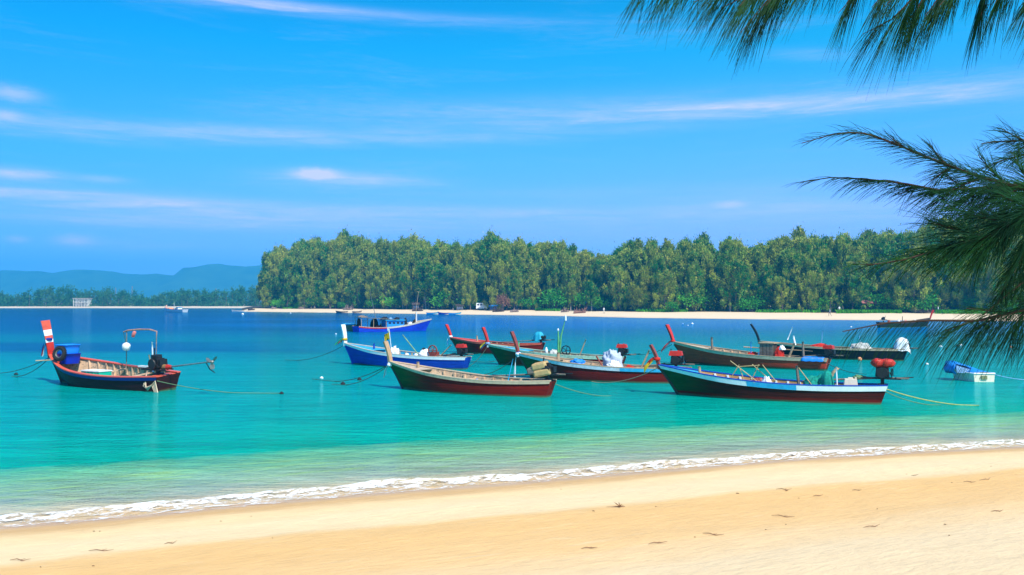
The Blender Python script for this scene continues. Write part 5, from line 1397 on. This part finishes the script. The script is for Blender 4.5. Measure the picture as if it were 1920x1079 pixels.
for (px, py, r, m_, lb) in [(30, 703, .10, rubber, 'dark float on the rope of the far left boat'), (603, 710, .09, foamw, 'tiny white float left of the blue boat'),
                            (643, 721, .11, rubber, 'dark float on the rope left of the tan bow'), (674, 713, .11, rubber, 'second dark float nearer the tan bow'), (630, 627, .10, foamw, 'white float beside the white prow of the blue boat'),
                            (528, 739, .09, rubber, 'dark float at the end of the long green rope'), (1280, 608, .16, cl_lb, 'dark-tipped float by the far beach'), (1298, 608, .22, foamw, 'bright white float out between the far beach and the brown prow'),
                            (1764, 651, .13, foamw, 'white float among the hanging needles'), (1795, 650, .14, rubber, 'black float beside a white one among the needles'), (1801, 648, .13, foamw, 'white float touching the black one'),
                            (1895, 652, .12, orange, 'brown orange float at the right edge'), (1738, 684, .10, foamw, 'white float right of the red drum engine'), (1596, 614, .14, foamw, 'tiny white float before the distant dark boat'),
                            (455, 590, .4, foamw, 'small white float off the tip of the wooded spit'), (545, 588, .25, foamw, 'small white float near the sand tip'),
                            (1290, 611, .10, foamw, 'tiny low float beside the bright white one')]:
    buoy(px, py, r, m_, lb)

# ------------------------------------------------------------ things on the far beach
def driftwood(px, d, size, label, n=16, seed=1, mat=None):
    rr = random.Random(seed); b = MB(); q = isl_pt(px, d)
    b.tube([(-size * .9, 0, .25), (0, .1, .4), (size * .8, 0, .3)], [.28, .35, .18], 7)
    for k in range(n):
        a = rr.uniform(0, 6.28); e = rr.uniform(.15, 1.25); l = rr.uniform(.4, 1) * size; x0 = rr.uniform(-.6, .6) * size
        d_ = Vector((math.cos(a) * math.cos(e), math.sin(a) * math.cos(e), math.sin(e)))
        p = Vector((x0, 0, .3)); b.tube([p, p + d_ * l * .5 + Vector((0, 0, .1)), p + d_ * l + Vector((rr.gauss(0, .2), 0, rr.gauss(0, .15)))], [.12, .08, .03], 5)
    o = b.build('driftwood_log', mat or mk('driftwood', (.28, .2, .16), .9, .4, 2), None, False, label, 'driftwood', 'driftwood heaps on the far beach'); o.location = q
    return o


driftwood(652, 20, 2.3, 'spiky uprooted stump on the far sand, leftmost of the driftwood', 24, 1)
driftwood(783, 14, 2.2, 'dark tangled driftwood under the hut by the fishing pole', 18, 2, wood_d)
driftwood(935, 16, 2.2, 'dark root heap under the reddish dead bush', 20, 3, wood_d)
driftwood(965, 15, 1.6, 'low flat driftwood right of the dead bush', 12, 4)
driftwood(1088, 13, 2.0, 'reddish brown root heap near the middle of the far beach', 18, 5, mk('red_driftwood', (.25, .12, .08), .9, .4, 2))
driftwood(1060, 19, 1.4, 'small grey driftwood left of the reddish root heap', 12, 6)
driftwood(470, 9, 1.6, 'dark stump at the very tip of the wooded spit', 10, 7, wood_d)
driftwood(512, 24, 1.2, 'thin fallen branch on the sand near the tip', 8, 8)
driftwood(563, 25, 1.3, 'grey branch heap at the foot of the left trees', 10, 9)

# camper van
q = isl_pt(903, 30)
V_ = empty('camper_van', q, .05, 'small white camper van parked under the trees across the bay', 'van')
MB().add([(-1.9, -.9, .5), (1.9, -.9, .5), (1.9, -.9, 1.3), (1.2, -.9, 2.3), (-1.8, -.9, 2.4), (-1.9, .9, .5), (1.9, .9, .5), (1.9, .9, 1.3), (1.2, .9, 2.3), (-1.8, .9, 2.4)],
         [(0, 1, 2, 3, 4), (9, 8, 7, 6, 5), (0, 5, 6, 1), (1, 6, 7, 2), (2, 7, 8, 3), (3, 8, 9, 4), (4, 9, 5, 0)]).build('body', white, V_)
for x in (-1.2, -.2): MB().box((x, -.92, 1.8), (.7, .03, .45)).build('window', glass, V_)
for x in (-1.2, 1.15):
    for y in (-.8, .8): MB().lathe([(.02, -.12), (.34, -.12), (.36, 0), (.34, .12), (.02, .12)], 14, Matrix.Translation((x, y, .36)) @ Matrix.Rotation(1.5708, 4, 'X')).build('wheel', rubber, V_)


def hut(px, d, w, dp, hgt, mw, mr, label, name='beach_hut', cat='hut', rz=0.0, Yabs=None):
    q = isl_pt(px, d); r = empty(name, q, rz, label, cat)
    for sx in (-1, 1):
        for sy in (-1, 1): MB().box((sx * w * .46, sy * dp * .46, hgt / 2), (.12, .12, hgt)).build('post', wood_g, r)
    MB().box((0, dp * .3, hgt * .45), (w * .9, .06, hgt * .7)).build('wall', mw, r)
    MB().box((0, 0, .45), (w, dp, .08)).build('floor', wood_g, r)
    b = MB(); o_ = .35
    b.add([(-w / 2 - o_, -dp / 2 - o_, hgt), (w / 2 + o_, -dp / 2 - o_, hgt), (w / 2 + o_, 0, hgt * 1.35), (-w / 2 - o_, 0, hgt * 1.35), (-w / 2 - o_, dp / 2 + o_, hgt), (w / 2 + o_, dp / 2 + o_, hgt)], [(0, 1, 2, 3), (3, 2, 5, 4), (0, 3, 4), (1, 5, 2), (0, 4, 5, 1)])
    b.build('roof', mr, r)


hut(779, 22, 2.0, 1.6, 2.0, cl_lb, wood_d, 'tiny raised hut with a pale blue wall right of the fishing boat')
hut(862, 27, 2.2, 1.6, 1.5, cl_white, wood_d, 'low shelter with white cloth left of the camper van', 'shelter', 'shelter')
hut(1115, 36, 5.0, 3.0, 2.2, cl_lb, cl_blue, 'blue roofed shelter half hidden under the trees', 'shelter', 'shelter')
hut(1630, 32, 3.2, 2.2, 2.3, cl_pink, mk('red_roof', (.35, .12, .10), .7, .3, 3), 'small hut with reddish roof behind the far grass')
hut(925, 28, 2.4, 1.8, 1.3, cl_blue, cl_blue, 'dark blue tarp shelter right of the camper van', 'shelter', 'shelter')

# picnic tables
for k, (px, lb) in enumerate([(1723, 'wooden picnic table at the grass edge, left one of two'), (1746, 'wooden picnic table at the grass edge, right one of two')]):
    q = isl_pt(px, 30); r = empty('picnic_table', q, .1 * k, lb, 'table', 'picnic tables at the grass edge')
    MB().box((0, 0, .75), (1.9, .8, .06)).build('table_top', wood_g, r)
    for sy in (-.75, .75): MB().box((0, sy, .45), (1.9, .28, .05)).build('bench', wood_g, r)
    for sx in (-.7, .7): MB().box((sx, 0, .36), (.08, 1.5, .08)).box((sx, -.35, .35), (.08, .1, .75)).box((sx, .35, .35), (.08, .1, .75)).build('leg', wood_g, r)

# small skiffs along the far water's edge
SK = None
for k, (px, d, ln, mm, lb) in enumerate([(640, 1, 4.2, wood_d, 'dark skiff pulled up at the far water edge'), (810, 0.5, 3.6, cyan, 'blue skiff at the far water edge, leftmost of three blue ones'), (832, .5, 3.4, blue, 'blue skiff at the far water edge, middle of three'), (852, .5, 3.6, cyan, 'blue skiff at the far water edge, rightmost of three'), (447, -2, 5.5, white, 'pale low skiff off the tip of the spit'), (668, 2, 3.0, wood_g, 'grey skiff beside the dark one at the far water edge')]):
    q = isl_pt(px, d, 0); hh = Hull(ln, B=1.1, zb=.75, zm=.42, zs=.5, rake=.4, zk=-.1)
    r = empty('skiff', (q.x, q.y, max(.0, isl_z(px, d))), R.uniform(-.2, .2) + math.pi * (k % 2), lb, 'skiff', 'small skiffs at the far water edge')
    us = [0, .05, .12, .25, .45, .7, 1]; vs_ = [1, .6, .3, 0]
    b = MB(); b.grid([[hh.pt(u, v, -1) for v in vs_] + [hh.pt(u, v, 1) for v in reversed(vs_[:-1])] for u in us]); l_ = [hh.pt(1, v, -1) for v in vs_] + [hh.pt(1, v, 1) for v in reversed(vs_[:-1])]; b.add(l_, [tuple(range(len(l_)))])
    b.build('hull', mm, r, True)
    b = MB(); [b.tube([hh.gun(u / 10, sd) for u in range(11)], .04, 5) for sd in (-1, 1)]; b.build('gunwale', wood_l, r)
    q2 = hh.gun(.5, 1); MB().box((q2.x, 0, q2.z - .08), (.2, q2.y * 2, .03)).build('thwart', wood_l, r)


# people, tiny on the far sand
def person(px, d, label, top, legs, rz=0.0, arm=.2, stride=.15):
    q = isl_pt(px, d)
    J_ = [((0, 0, .95), .14), ((0, 0, 1.18), .13), ((0, 0, 1.42), .15), ((0, 0, 1.53), .055), ((0, .01, 1.66), .10), ((0, .0, 1.76), .075),
          ((-.18, 0, 1.40), .06), ((-.26 - arm * .2, .05, 1.14), .045), ((-.28 - arm * .3, .12, .90), .035), ((.18, 0, 1.40), .06), ((.26 + arm * .2, -.03, 1.14), .045), ((.29, .08, .90), .035),
          ((-.10, 0, .88), .09), ((-.11, stride, .48), .065), ((-.11, stride * .7, .08), .045), ((-.11, stride * .7 + .14, .03), .035), ((.10, 0, .88), .09), ((.11, -stride * .6, .48), .065), ((.11, -stride * 1.3, .08), .045), ((.11, -stride * 1.3 + .14, .03), .035)]
    E_ = [(0, 1), (1, 2), (2, 3), (3, 4), (4, 5), (2, 6), (6, 7), (7, 8), (2, 9), (9, 10), (10, 11), (0, 12), (12, 13), (13, 14), (14, 15), (0, 16), (16, 17), (17, 18), (18, 19)]
    me = bpy.data.meshes.new('person'); me.from_pydata([j[0] for j in J_], E_, []); o = bpy.data.objects.new('person', me); C.objects.link(o)
    sk = o.modifiers.new('skin', 'SKIN'); me.skin_vertices[0].data[0].use_root = True
    for i, j in enumerate(J_): me.skin_vertices[0].data[i].radius = (j[1], j[1] * .8)
    o.modifiers.new('sub', 'SUBSURF').levels = 1; o.modifiers['sub'].render_levels = 1
    m = bpy.data.materials.new('clothed_figure'); m.use_nodes = True; t = NT(m.node_tree); t.n.clear()
    z = t.node('ShaderNodeSeparateXYZ', {0: t.node('ShaderNodeTexCoord').outputs['Object']}).outputs[2]
    c = t.ramp(t.rng(z, 0, 2), [(0, (.25, .14, .09)), (.2, legs), (.49, top), (.755, (.3, .17, .11)), (.85, (.02, .015, .01))], 'CONSTANT')
    p = t.node('ShaderNodeBsdfPrincipled', {'Base Color': c, 'Roughness': .8}); t.node('ShaderNodeOutputMaterial', {0: p.outputs[0]})
    me.materials.append(m); o.location = q; o.rotation_euler = (0, 0, rz); tag(o, label, 'person', 'people on the far beach')


person(1576, 28, 'person in a pale top standing where the far grass begins', (.7, .68, .6), (.3, .2, .12))
person(1582, 29, 'person in dark clothes beside the one in a pale top', (.15, .12, .1), (.05, .05, .08), 2)
person(1133, 14, 'person in white on the sand right of the reddish root heap', (.8, .8, .78), (.6, .58, .5), 1)
person(1558, 12, 'person in grey walking near the water on the far sand', (.3, .35, .4), (.1, .1, .15), 1.5, stride=.3)
person(1762, 30, 'person in white beside the picnic tables', (.8, .82, .85), (.1, .12, .2), 1.2)

# far white house and masts on the distant shore
r = empty('house', (at_z(151, 700).x / at_z(151, 700).y * 600, 600, 1.0), 0, 'pale two storey house with balcony columns among the distant trees', 'house')
hw = mk('house_plaster', (.72, .70, .62), .8, .1, .5)
MB().box((0, 3, 3.0), (9.5, 5, 5.0)).build('wall', hw, r)
MB().box((0, 2.2, 5.65), (10.6, 8, .3)).build('roof', mk('house_roof', (.5, .45, .40), .8, .2, .5), r)
MB().box((0, -.4, 3.1), (10.2, 2, .25)).build('balcony', hw, r)
for k in range(6): MB().box((-4.8 + 1.92 * k, -1.2, 2.7), (.3, .3, 5.6)).build('column', hw, r)
for k in range(5):
    for z in (1.8, 4.3): MB().box((-3.8 + 1.92 * k, .46, z), (1.0, .08, 1.4)).build('window', glass, r)
for k, (px, top, lb) in enumerate([(217, 540, 'faint thin mast above the distant trees, leftmost'), (248, 537, 'faint lattice mast above the distant trees, middle and thickest'), (405, 541, 'faint thin mast above the distant trees, rightmost')]):
    q = at_Y(px, top, 900); r = empty('radio_mast', (q.x, 900, 1.5), 0, lb, 'mast', 'masts on the distant shore')
    hgt = q.z - 1.5; b = MB(); w = 1.1 if k == 1 else .7
    for sx in (-1, 1):
        for sy in (-1, 1): b.tube([(sx * w, sy * w, 0), (sx * .25, sy * .25, hgt)], .10, 4)
    for j in range(8):
        f = j / 8; ww = w * (1 - f) + .25 * f; b.tube([(-ww, -ww, hgt * f), (ww, -ww, hgt * (f + .12))], .07, 4)
    b.build('lattice', steel, r)

# ------------------------------------------------------------ litter on the near sand
dl = mk('dry_leaf', (.22, .11, .05), .8, .4, 12); dw = mk('dry_twig', (.26, .13, .07), .85, .4, 12)


def sand_pt(px, py):
    d = ray(px, py); k = 1.0
    for i in range(4000):
        k += .01; p = d * k
        if CAMH + p.z < sand_z(p.x, p.y): break
    return Vector((p.x, p.y, sand_z(p.x, p.y)))


LT = random.Random(12)
spots = [(1105, 1030, .12, 't'), (1337, 1004, .17, 't'), (1303, 1008, .05, 'l'), (1233, 1020, .14, 't'), (1383, 926, .10, 'l'), (1470, 919, .16, 't'), (1468, 970, .20, 't'), (1848, 900, .2, 't'), (1716, 893, .1, 't'), (1818, 905, .12, 't'),
         (1230, 951, .06, 'l'), (1113, 959, .08, 'l'), (1475, 921, .1, 'l'), (1607, 921, .1, 't'), (1498, 935, .06, 'l'), (1533, 931, .1, 't'), (1436, 994, .05, 'l'), (1474, 984, .05, 'l'), (1645, 955, .06, 'l'), (1635, 989, .15, 't'), (1772, 984, .07, 'l'), (471, 969, .05, 'l'), (414, 978, .06, 'l'),
         (176, 997, .07, 'l'), (187, 997, .05, 'l'), (320, 1020, .1, 't'), (190, 1034, .22, 't'), (38, 1052, .18, 't'), (76, 1064, .05, 'l'), (175, 1062, .06, 'l'), (511, 1010, .05, 'l'), (1052, 918, .05, 'l'), (1700, 890, .05, 'l'), (1858, 875, .05, 'l'), (1785, 906, .06, 'l'), (1870, 960, .1, 't'), (1780, 1005, .06, 'l')]
for (px, py, ln, ty2) in spots:
    p = sand_pt(px, py); a = LT.uniform(-.6, .6)
    if ty2 == 't':
        pts = [(-ln * .8, 0, .006), (-ln * .3, LT.uniform(-.02, .02), .02), (ln * .25, LT.uniform(-.03, .03), .012), (ln * .8, LT.uniform(-.03, .03), .03)]
        b = MB().tube(pts, [.003, .006, .006, .002], 5); b.tube([(0, 0, .012), (ln * .25, ln * .2, .02)], [.004, .002], 4)
        o = b.build('dry_twig', dw, None, False, 'short dry twig lying on the near sand', 'twig', 'dry twigs on the near sand')
    else:
        ln *= .5; w = ln * .4; rows = [[(ln * (f - .5), w * sgn * math.sin(math.pi * (.08 + .84 * f)) * .6, .004 + .12 * ln * abs(sgn) + .05 * ln * math.sin(5 * f)) for sgn in (-1, 0, 1)] for f in (0, .25, .5, .75, 1)]
        o = MB().slab([[Vector(q) for q in r] for r in rows], .004).build('dry_leaf', dl, None, False, 'curled brown leaf lying on the near sand', 'leaf', 'dry leaves on the near sand')
    o.location = p; o.rotation_euler = (0, 0, a)
p = sand_pt(1162, 952); b = MB()
for k in range(9):
    a = LT.uniform(0, 6.28); e = LT.uniform(.1, 1.0); l = LT.uniform(.08, .2)
    b.tube([(0, 0, .02), (math.cos(a) * l * .5, math.sin(a) * l * .5, .03 + .5 * l * math.sin(e)), (math.cos(a) * l, math.sin(a) * l, .02 + l * math.sin(e))], [.012, .008, .003], 5)
b.tube([(-.3, .02, .01), (0, 0, .03), (.12, 0, .03)], [.005, .012, .008], 5)
o = b.build('driftwood_sprig', dw, None, False, 'small spiky sprig of driftwood standing up from the near sand', 'driftwood'); o.location = p; o.scale = (.7, .7, .6)
# ------------------------------------------------------------ casuarina hanging in from the right
ndl = bpy.data.materials.new('casuarina_needles'); ndl.use_nodes = True; t = NT(ndl.node_tree); t.n.clear()
pos = t.node('ShaderNodeNewGeometry').outputs['Position']
c = t.mix(t.rng(t.noise(pos, 5.0, 3, 0.6), .35, .65), (0.002, 0.032, 0.014), (0.012, 0.080, 0.014))
p_ = t.node('ShaderNodeBsdfPrincipled', {'Base Color': c, 'Roughness': .55, 'Specular IOR Level': .2}); tr = t.node('ShaderNodeBsdfTranslucent', {'Color': c})
mx = t.node('ShaderNodeMixShader', {0: .15, 1: p_.outputs[0], 2: tr.outputs[0]}); t.node('ShaderNodeOutputMaterial', {0: mx.outputs[0]})
twig_m = mk('casuarina_twig', (.05, .03, .02), .85, .4, 20); limb_m = mk('casuarina_limb', (.13, .10, .08), .9, .4, 8, .4)
NR = random.Random(21)
TRK = Vector((4.4, 2.4, 0)); TRK.z = sand_z(TRK.x, TRK.y)
tree = empty('casuarina_tree', TRK, 0, 'near casuarina tree whose dark needled branches hang into the top and right of the view', 'tree')


def loc(p): return Vector(p) - TRK


def needle(b, p, d, l, r):
    """thin 3-sided needle bending toward the ground"""
    pts = []; q = Vector(p); dd = Vector(d).normalized()
    for i in range(4):
        pts.append(q.copy()); q = q + dd * l / 3; dd = (dd + Vector((0, 0, -.16))).normalized()
    b.tube(pts, [r, r, r * .9, r * .3], 3)


def spray(path_px, Y, density, ln, up=.5, down=.5, bias=(-.6, 0, -.4), rad0=.006, rad1=.002, spread=.6, ends=None, start=0.0):
    """one branch: twig through image-guided points at depth Y, needles all along it"""
    pts = [at_Y(x, y, Y + (yy if len(q_) > 2 else 0)) for q_ in path_px for (x, y, yy) in [(q_[0], q_[1], q_[2] if len(q_) > 2 else 0)]]
    # resample
    cum = [0]
    for i in range(1, len(pts)): cum.append(cum[-1] + (pts[i] - pts[i - 1]).length)
    tot = cum[-1]

    def P(f):
        s = f * tot
        for i in range(1, len(pts)):
            if s <= cum[i] + 1e-9: return pts[i - 1].lerp(pts[i], (s - cum[i - 1]) / max(1e-6, cum[i] - cum[i - 1]))
        return pts[-1].copy()
    n = max(6, int(tot / .06))
    br = MB().tube([loc(P(i / n)) for i in range(n + 1)], [rad0 + (rad1 - rad0) * i / n for i in range(n + 1)], 6).build('branch', twig_m, tree, True)
    b = MB(); N = int(tot * density)
    for k in range(N):
        f = NR.random(); f = start + (1 - start) * f
        # fewer, shorter needles toward the tip
        if NR.random() < (f ** 1.5) * .95: continue
        p = P(f); d0 = (P(min(1, f + .03)) - P(max(0, f - .03))).normalized()
        a = NR.uniform(0, 6.283); o1 = d0.orthogonal().normalized(); o2 = d0.cross(o1)
        rd = o1 * math.cos(a) + o2 * math.sin(a)
        if rd.z > 0: rd *= up
        else: rd *= down
        d = d0 * NR.uniform(.5, 1.1) + rd * spread * NR.uniform(.5, 1.3) + Vector(bias) * .5
        l = ln * NR.uniform(.55, 1.2) * (1 - .55 * f ** 2)
        needle(b, loc(p), d, l, NR.uniform(.0007, .0012))
    b.build('needles', ndl, br, False)
    return P


Yc = 3.3
# (root first, tip last)
R1 = [(1990, 372), (1920, 354), (1827, 329), (1776, 310), (1730, 292), (1665, 264), (1619, 250), (1573, 249), (1503, 269)]
R2 = [(1990, 330), (1920, 345), (1827, 354), (1758, 357), (1688, 343), (1619, 336), (1559, 333), (1500, 342)]
R3 = [(2000, 380), (1920, 405), (1850, 445), (1781, 461), (1711, 484), (1642, 497), (1600, 495)]
R4 = [(2000, 560), (1920, 581), (1832, 602), (1739, 601), (1660, 606), (1580, 622)]
R0 = [(1990, 262), (1920, 264), (1864, 266), (1840, 270)]
P1 = spray(R1, Yc, 700, .16, .9, .8, (-.6, 0, .1), .008, .0018)
P2 = spray(R2, Yc + .1, 760, .18, .5, 1.0, (-.6, 0, -.5), .008, .0018)
P3 = spray(R3, Yc - .3, 950, .19, .8, 1.0, (-.2, 0, -.1), .009, .0018, spread=.75)
P4 = spray(R4, Yc + .1, 520, .30, .1, 1.0, (-.5, 0, -2.2), .008, .002, spread=.5)
P0 = spray(R0, Yc + .2, 620, .12, 1.0, .8, (-.1, 0, .1), .006, .002)
spray([(2000, 285), (1925, 290), (1880, 300), (1840, 318)], Yc + .15, 900, .13, .8, 1, (-.1, 0, 0))
# side sprays
SR = random.Random(8)
def side(P, f, dxy, Y, dens, ln, bias=(-.2, 0, -.3), up=.7, down=1.0):
    p = P(f); px = 960 + F * p.x / p.y; dd_ = p.z - CAMH; py = HOR - F * dd_ / p.y
    path = [(px, py), (px + dxy[0] * .5, py + dxy[1] * .45), (px + dxy[0], py + dxy[1])]
    spray(path, p.y, dens * .85, ln * 1.3, up, down, (bias[0] - .3, 0, bias[2] * 1.3), .004, .0012)
for (P, f, dxy, dn, ln, bz) in [
    (P1, .42, (-55, 38), 520, .10, (-.2, 0, -.2)), (P1, .30, (-70, 30), 620, .11, (-.2, 0, -.2)), (P1, .22, (-50, -52), 620, .10, (-.1, 0, .4)), (P1, .16, (-60, 44), 800, .12, (-.2, 0, -.2)), (P1, .10, (-40, -62), 800, .11, (0, 0, .4)), (P1, .45, (-30, -38), 380, .08, (0, 0, .4)), (P1, .62, (-28, -20), 300, .06, (0, 0, .3)),
    (P2, .40, (-60, 38), 600, .13, (-.2, 0, -.4)), (P2, .28, (-85, 48), 760, .14, (-.2, 0, -.4)), (P2, .18, (-95, 62), 900, .15, (-.2, 0, -.4)), (P2, .1, (-80, 80), 900, .15, (-.1, 0, -.5)), (P2, .55, (-38, 16), 380, .09, (-.2, 0, -.3)), (P2, .04, (-60, 95), 900, .15, (-.1, 0, -.5)), (P2, .36, (-50, -28), 520, .10, (-.1, 0, .1)),
    (P3, .50, (-75, 28), 800, .14, (-.2, 0, -.1)), (P3, .40, (-110, -32), 900, .15, (-.2, 0, .1)), (P3, .36, (-100, 60), 950, .16, (-.2, 0, -.3)), (P3, .27, (-120, -30), 1000, .16, (-.2, 0, 0)), (P3, .25, (-85, 90), 1000, .16, (-.1, 0, -.5)), (P3, .15, (-115, 60), 1100, .17, (-.2, 0, -.4)), (P3, .14, (-95, -45), 1000, .15, (-.1, 0, .1)), (P3, .10, (-60, 120), 1100, .17, (-.1, 0, -.6)), (P3, .05, (-30, 130), 1100, .18, (0, 0, -.8)), (P3, .02, (-90, 25), 1100, .16, (-.1, 0, -.3)),
    (P4, .18, (-34, 52), 640, .16, (-.15, 0, -.9)), (P4, .30, (-52, 30), 560, .17, (-.3, 0, -.8)), (P4, .42, (-60, 22), 420, .15, (-.4, 0, -.7)), (P4, .10, (-20, 60), 640, .15, (-.1, 0, -.9)), (P4, .02, (-14, 52), 560, .15, (-.05, 0, -.9)), (P4, .25, (-85, -8), 560, .13, (-.4, 0, -.4)), (P4, .12, (-60, -18), 700, .12, (-.3, 0, -.2)), (P4, .03, (-60, -6), 760, .14, (-.3, 0, -.3)),
    (P0, .5, (-40, -22), 500, .09, (0, 0, .5)), (P0, .3, (-50, 24), 600, .10, (-.1, 0, 0))]:
    side(P, f, dxy, 0, dn, ln, bz)
spray([(1985, 430), (1925, 470), (1890, 520), (1870, 570)], Yc - .2, 1200, .16, .8, 1, (-.2, 0, -.5))
spray([(1990, 500), (1930, 520), (1880, 560), (1845, 590)], Yc, 1100, .15, .8, 1, (-.3, 0, -.4))
# top clusters: needles hanging into the frame
for (path, dn, ln) in [
    ([(1420, -70), (1330, -40), (1260, -18), (1195, -14)], 330, .15), ([(1440, -60), (1380, -30), (1330, -6), (1300, 4)], 460, .16), ([(1500, -70), (1455, -20), (1420, 25), (1388, 62)], 640, .165), ([(1480, -60), (1425, -25), (1385, 0), (1350, 16)], 560, .17),
    ([(1530, -60), (1490, -35), (1455, -12), (1440, 2)], 380, .15), ([(1560, -60), (1520, -40), (1495, -20)], 280, .15), ([(1640, -70), (1610, -30), (1590, 5), (1572, 25)], 620, .165), ([(1740, -60), (1710, 0), (1670, 38), (1618, 64)], 760, .18), ([(1760, -60), (1735, -10), (1715, 25), (1695, 50)], 760, .18),
    ([(1800, -60), (1770, -20), (1750, 10), (1735, 30)], 640, .17), ([(1690, -70), (1665, -30), (1645, 0)], 560, .16), ([(1860, -60), (1850, -15), (1842, 15), (1838, 40)], 860, .165), ([(1900, -60), (1880, -20), (1865, 8)], 600, .15), ([(1960, -40), (1935, -10), (1910, 15)], 620, .14), ([(1990, -30), (1960, 10), (1930, 30)], 560, .14), ([(1810, -60), (1795, -30), (1785, -5)], 460, .14)]:
    spray(path, Yc + NR.uniform(-.15, .2), dn * .75, ln * 1.95, .3, .7, (-.75, 0, -2.1), .005, .0012, spread=.45)
for k in range(24):
    x_ = 1185 + 32 * k + NR.uniform(-12, 12); dp = 42 if (1360 < x_ < 1470 or 1600 < x_ < 1880) else 2
    tip = NR.uniform(-42, dp)
    spray([(x_ + 70, tip - 75), (x_ + 34, tip - 38), (x_, tip)], Yc + NR.uniform(-.25, .3), 300, .27, .3, .8, (-.7, 0, -1.9), .004, .0012, spread=.7)
# limbs and trunk (out of frame to the right) that carry them
T = MB(); th_ = 5.6
T.tube([(0, 0, -.1), (.05, .05, 1.5), (-.05, .1, 3.2), (.1, .05, 5.0), (.0, 0, th_)], [.24, .2, .17, .13, .05], 12); T.build('trunk', limb_m, tree, True)
def limb(pa, pts_px, Y, r):
    pts = [Vector(pa)] + [loc(at_Y(x, y, Y)) for x, y in pts_px]
    MB().tube(pts, [r * (1 - .5 * i / len(pts)) for i in range(len(pts))], 8).build('limb', limb_m, tree, True)
limb((0, .07, 2.2), [(2260, 340), (2000, 370)], Yc, .035)
limb((0, .07, 2.1), [(2200, 300), (1990, 262)], Yc + .2, .025)
limb((-.02, .08, 1.4), [(2260, 540), (2000, 560)], Yc + .1, .03)
limb((0, .07, 2.3), [(2200, 360), (2000, 380)], Yc - .3, .03)
limb((0, .05, 4.0), [(2300, -260), (1900, -120), (1700, -90), (1420, -75), (1380, -70)], Yc, .035)
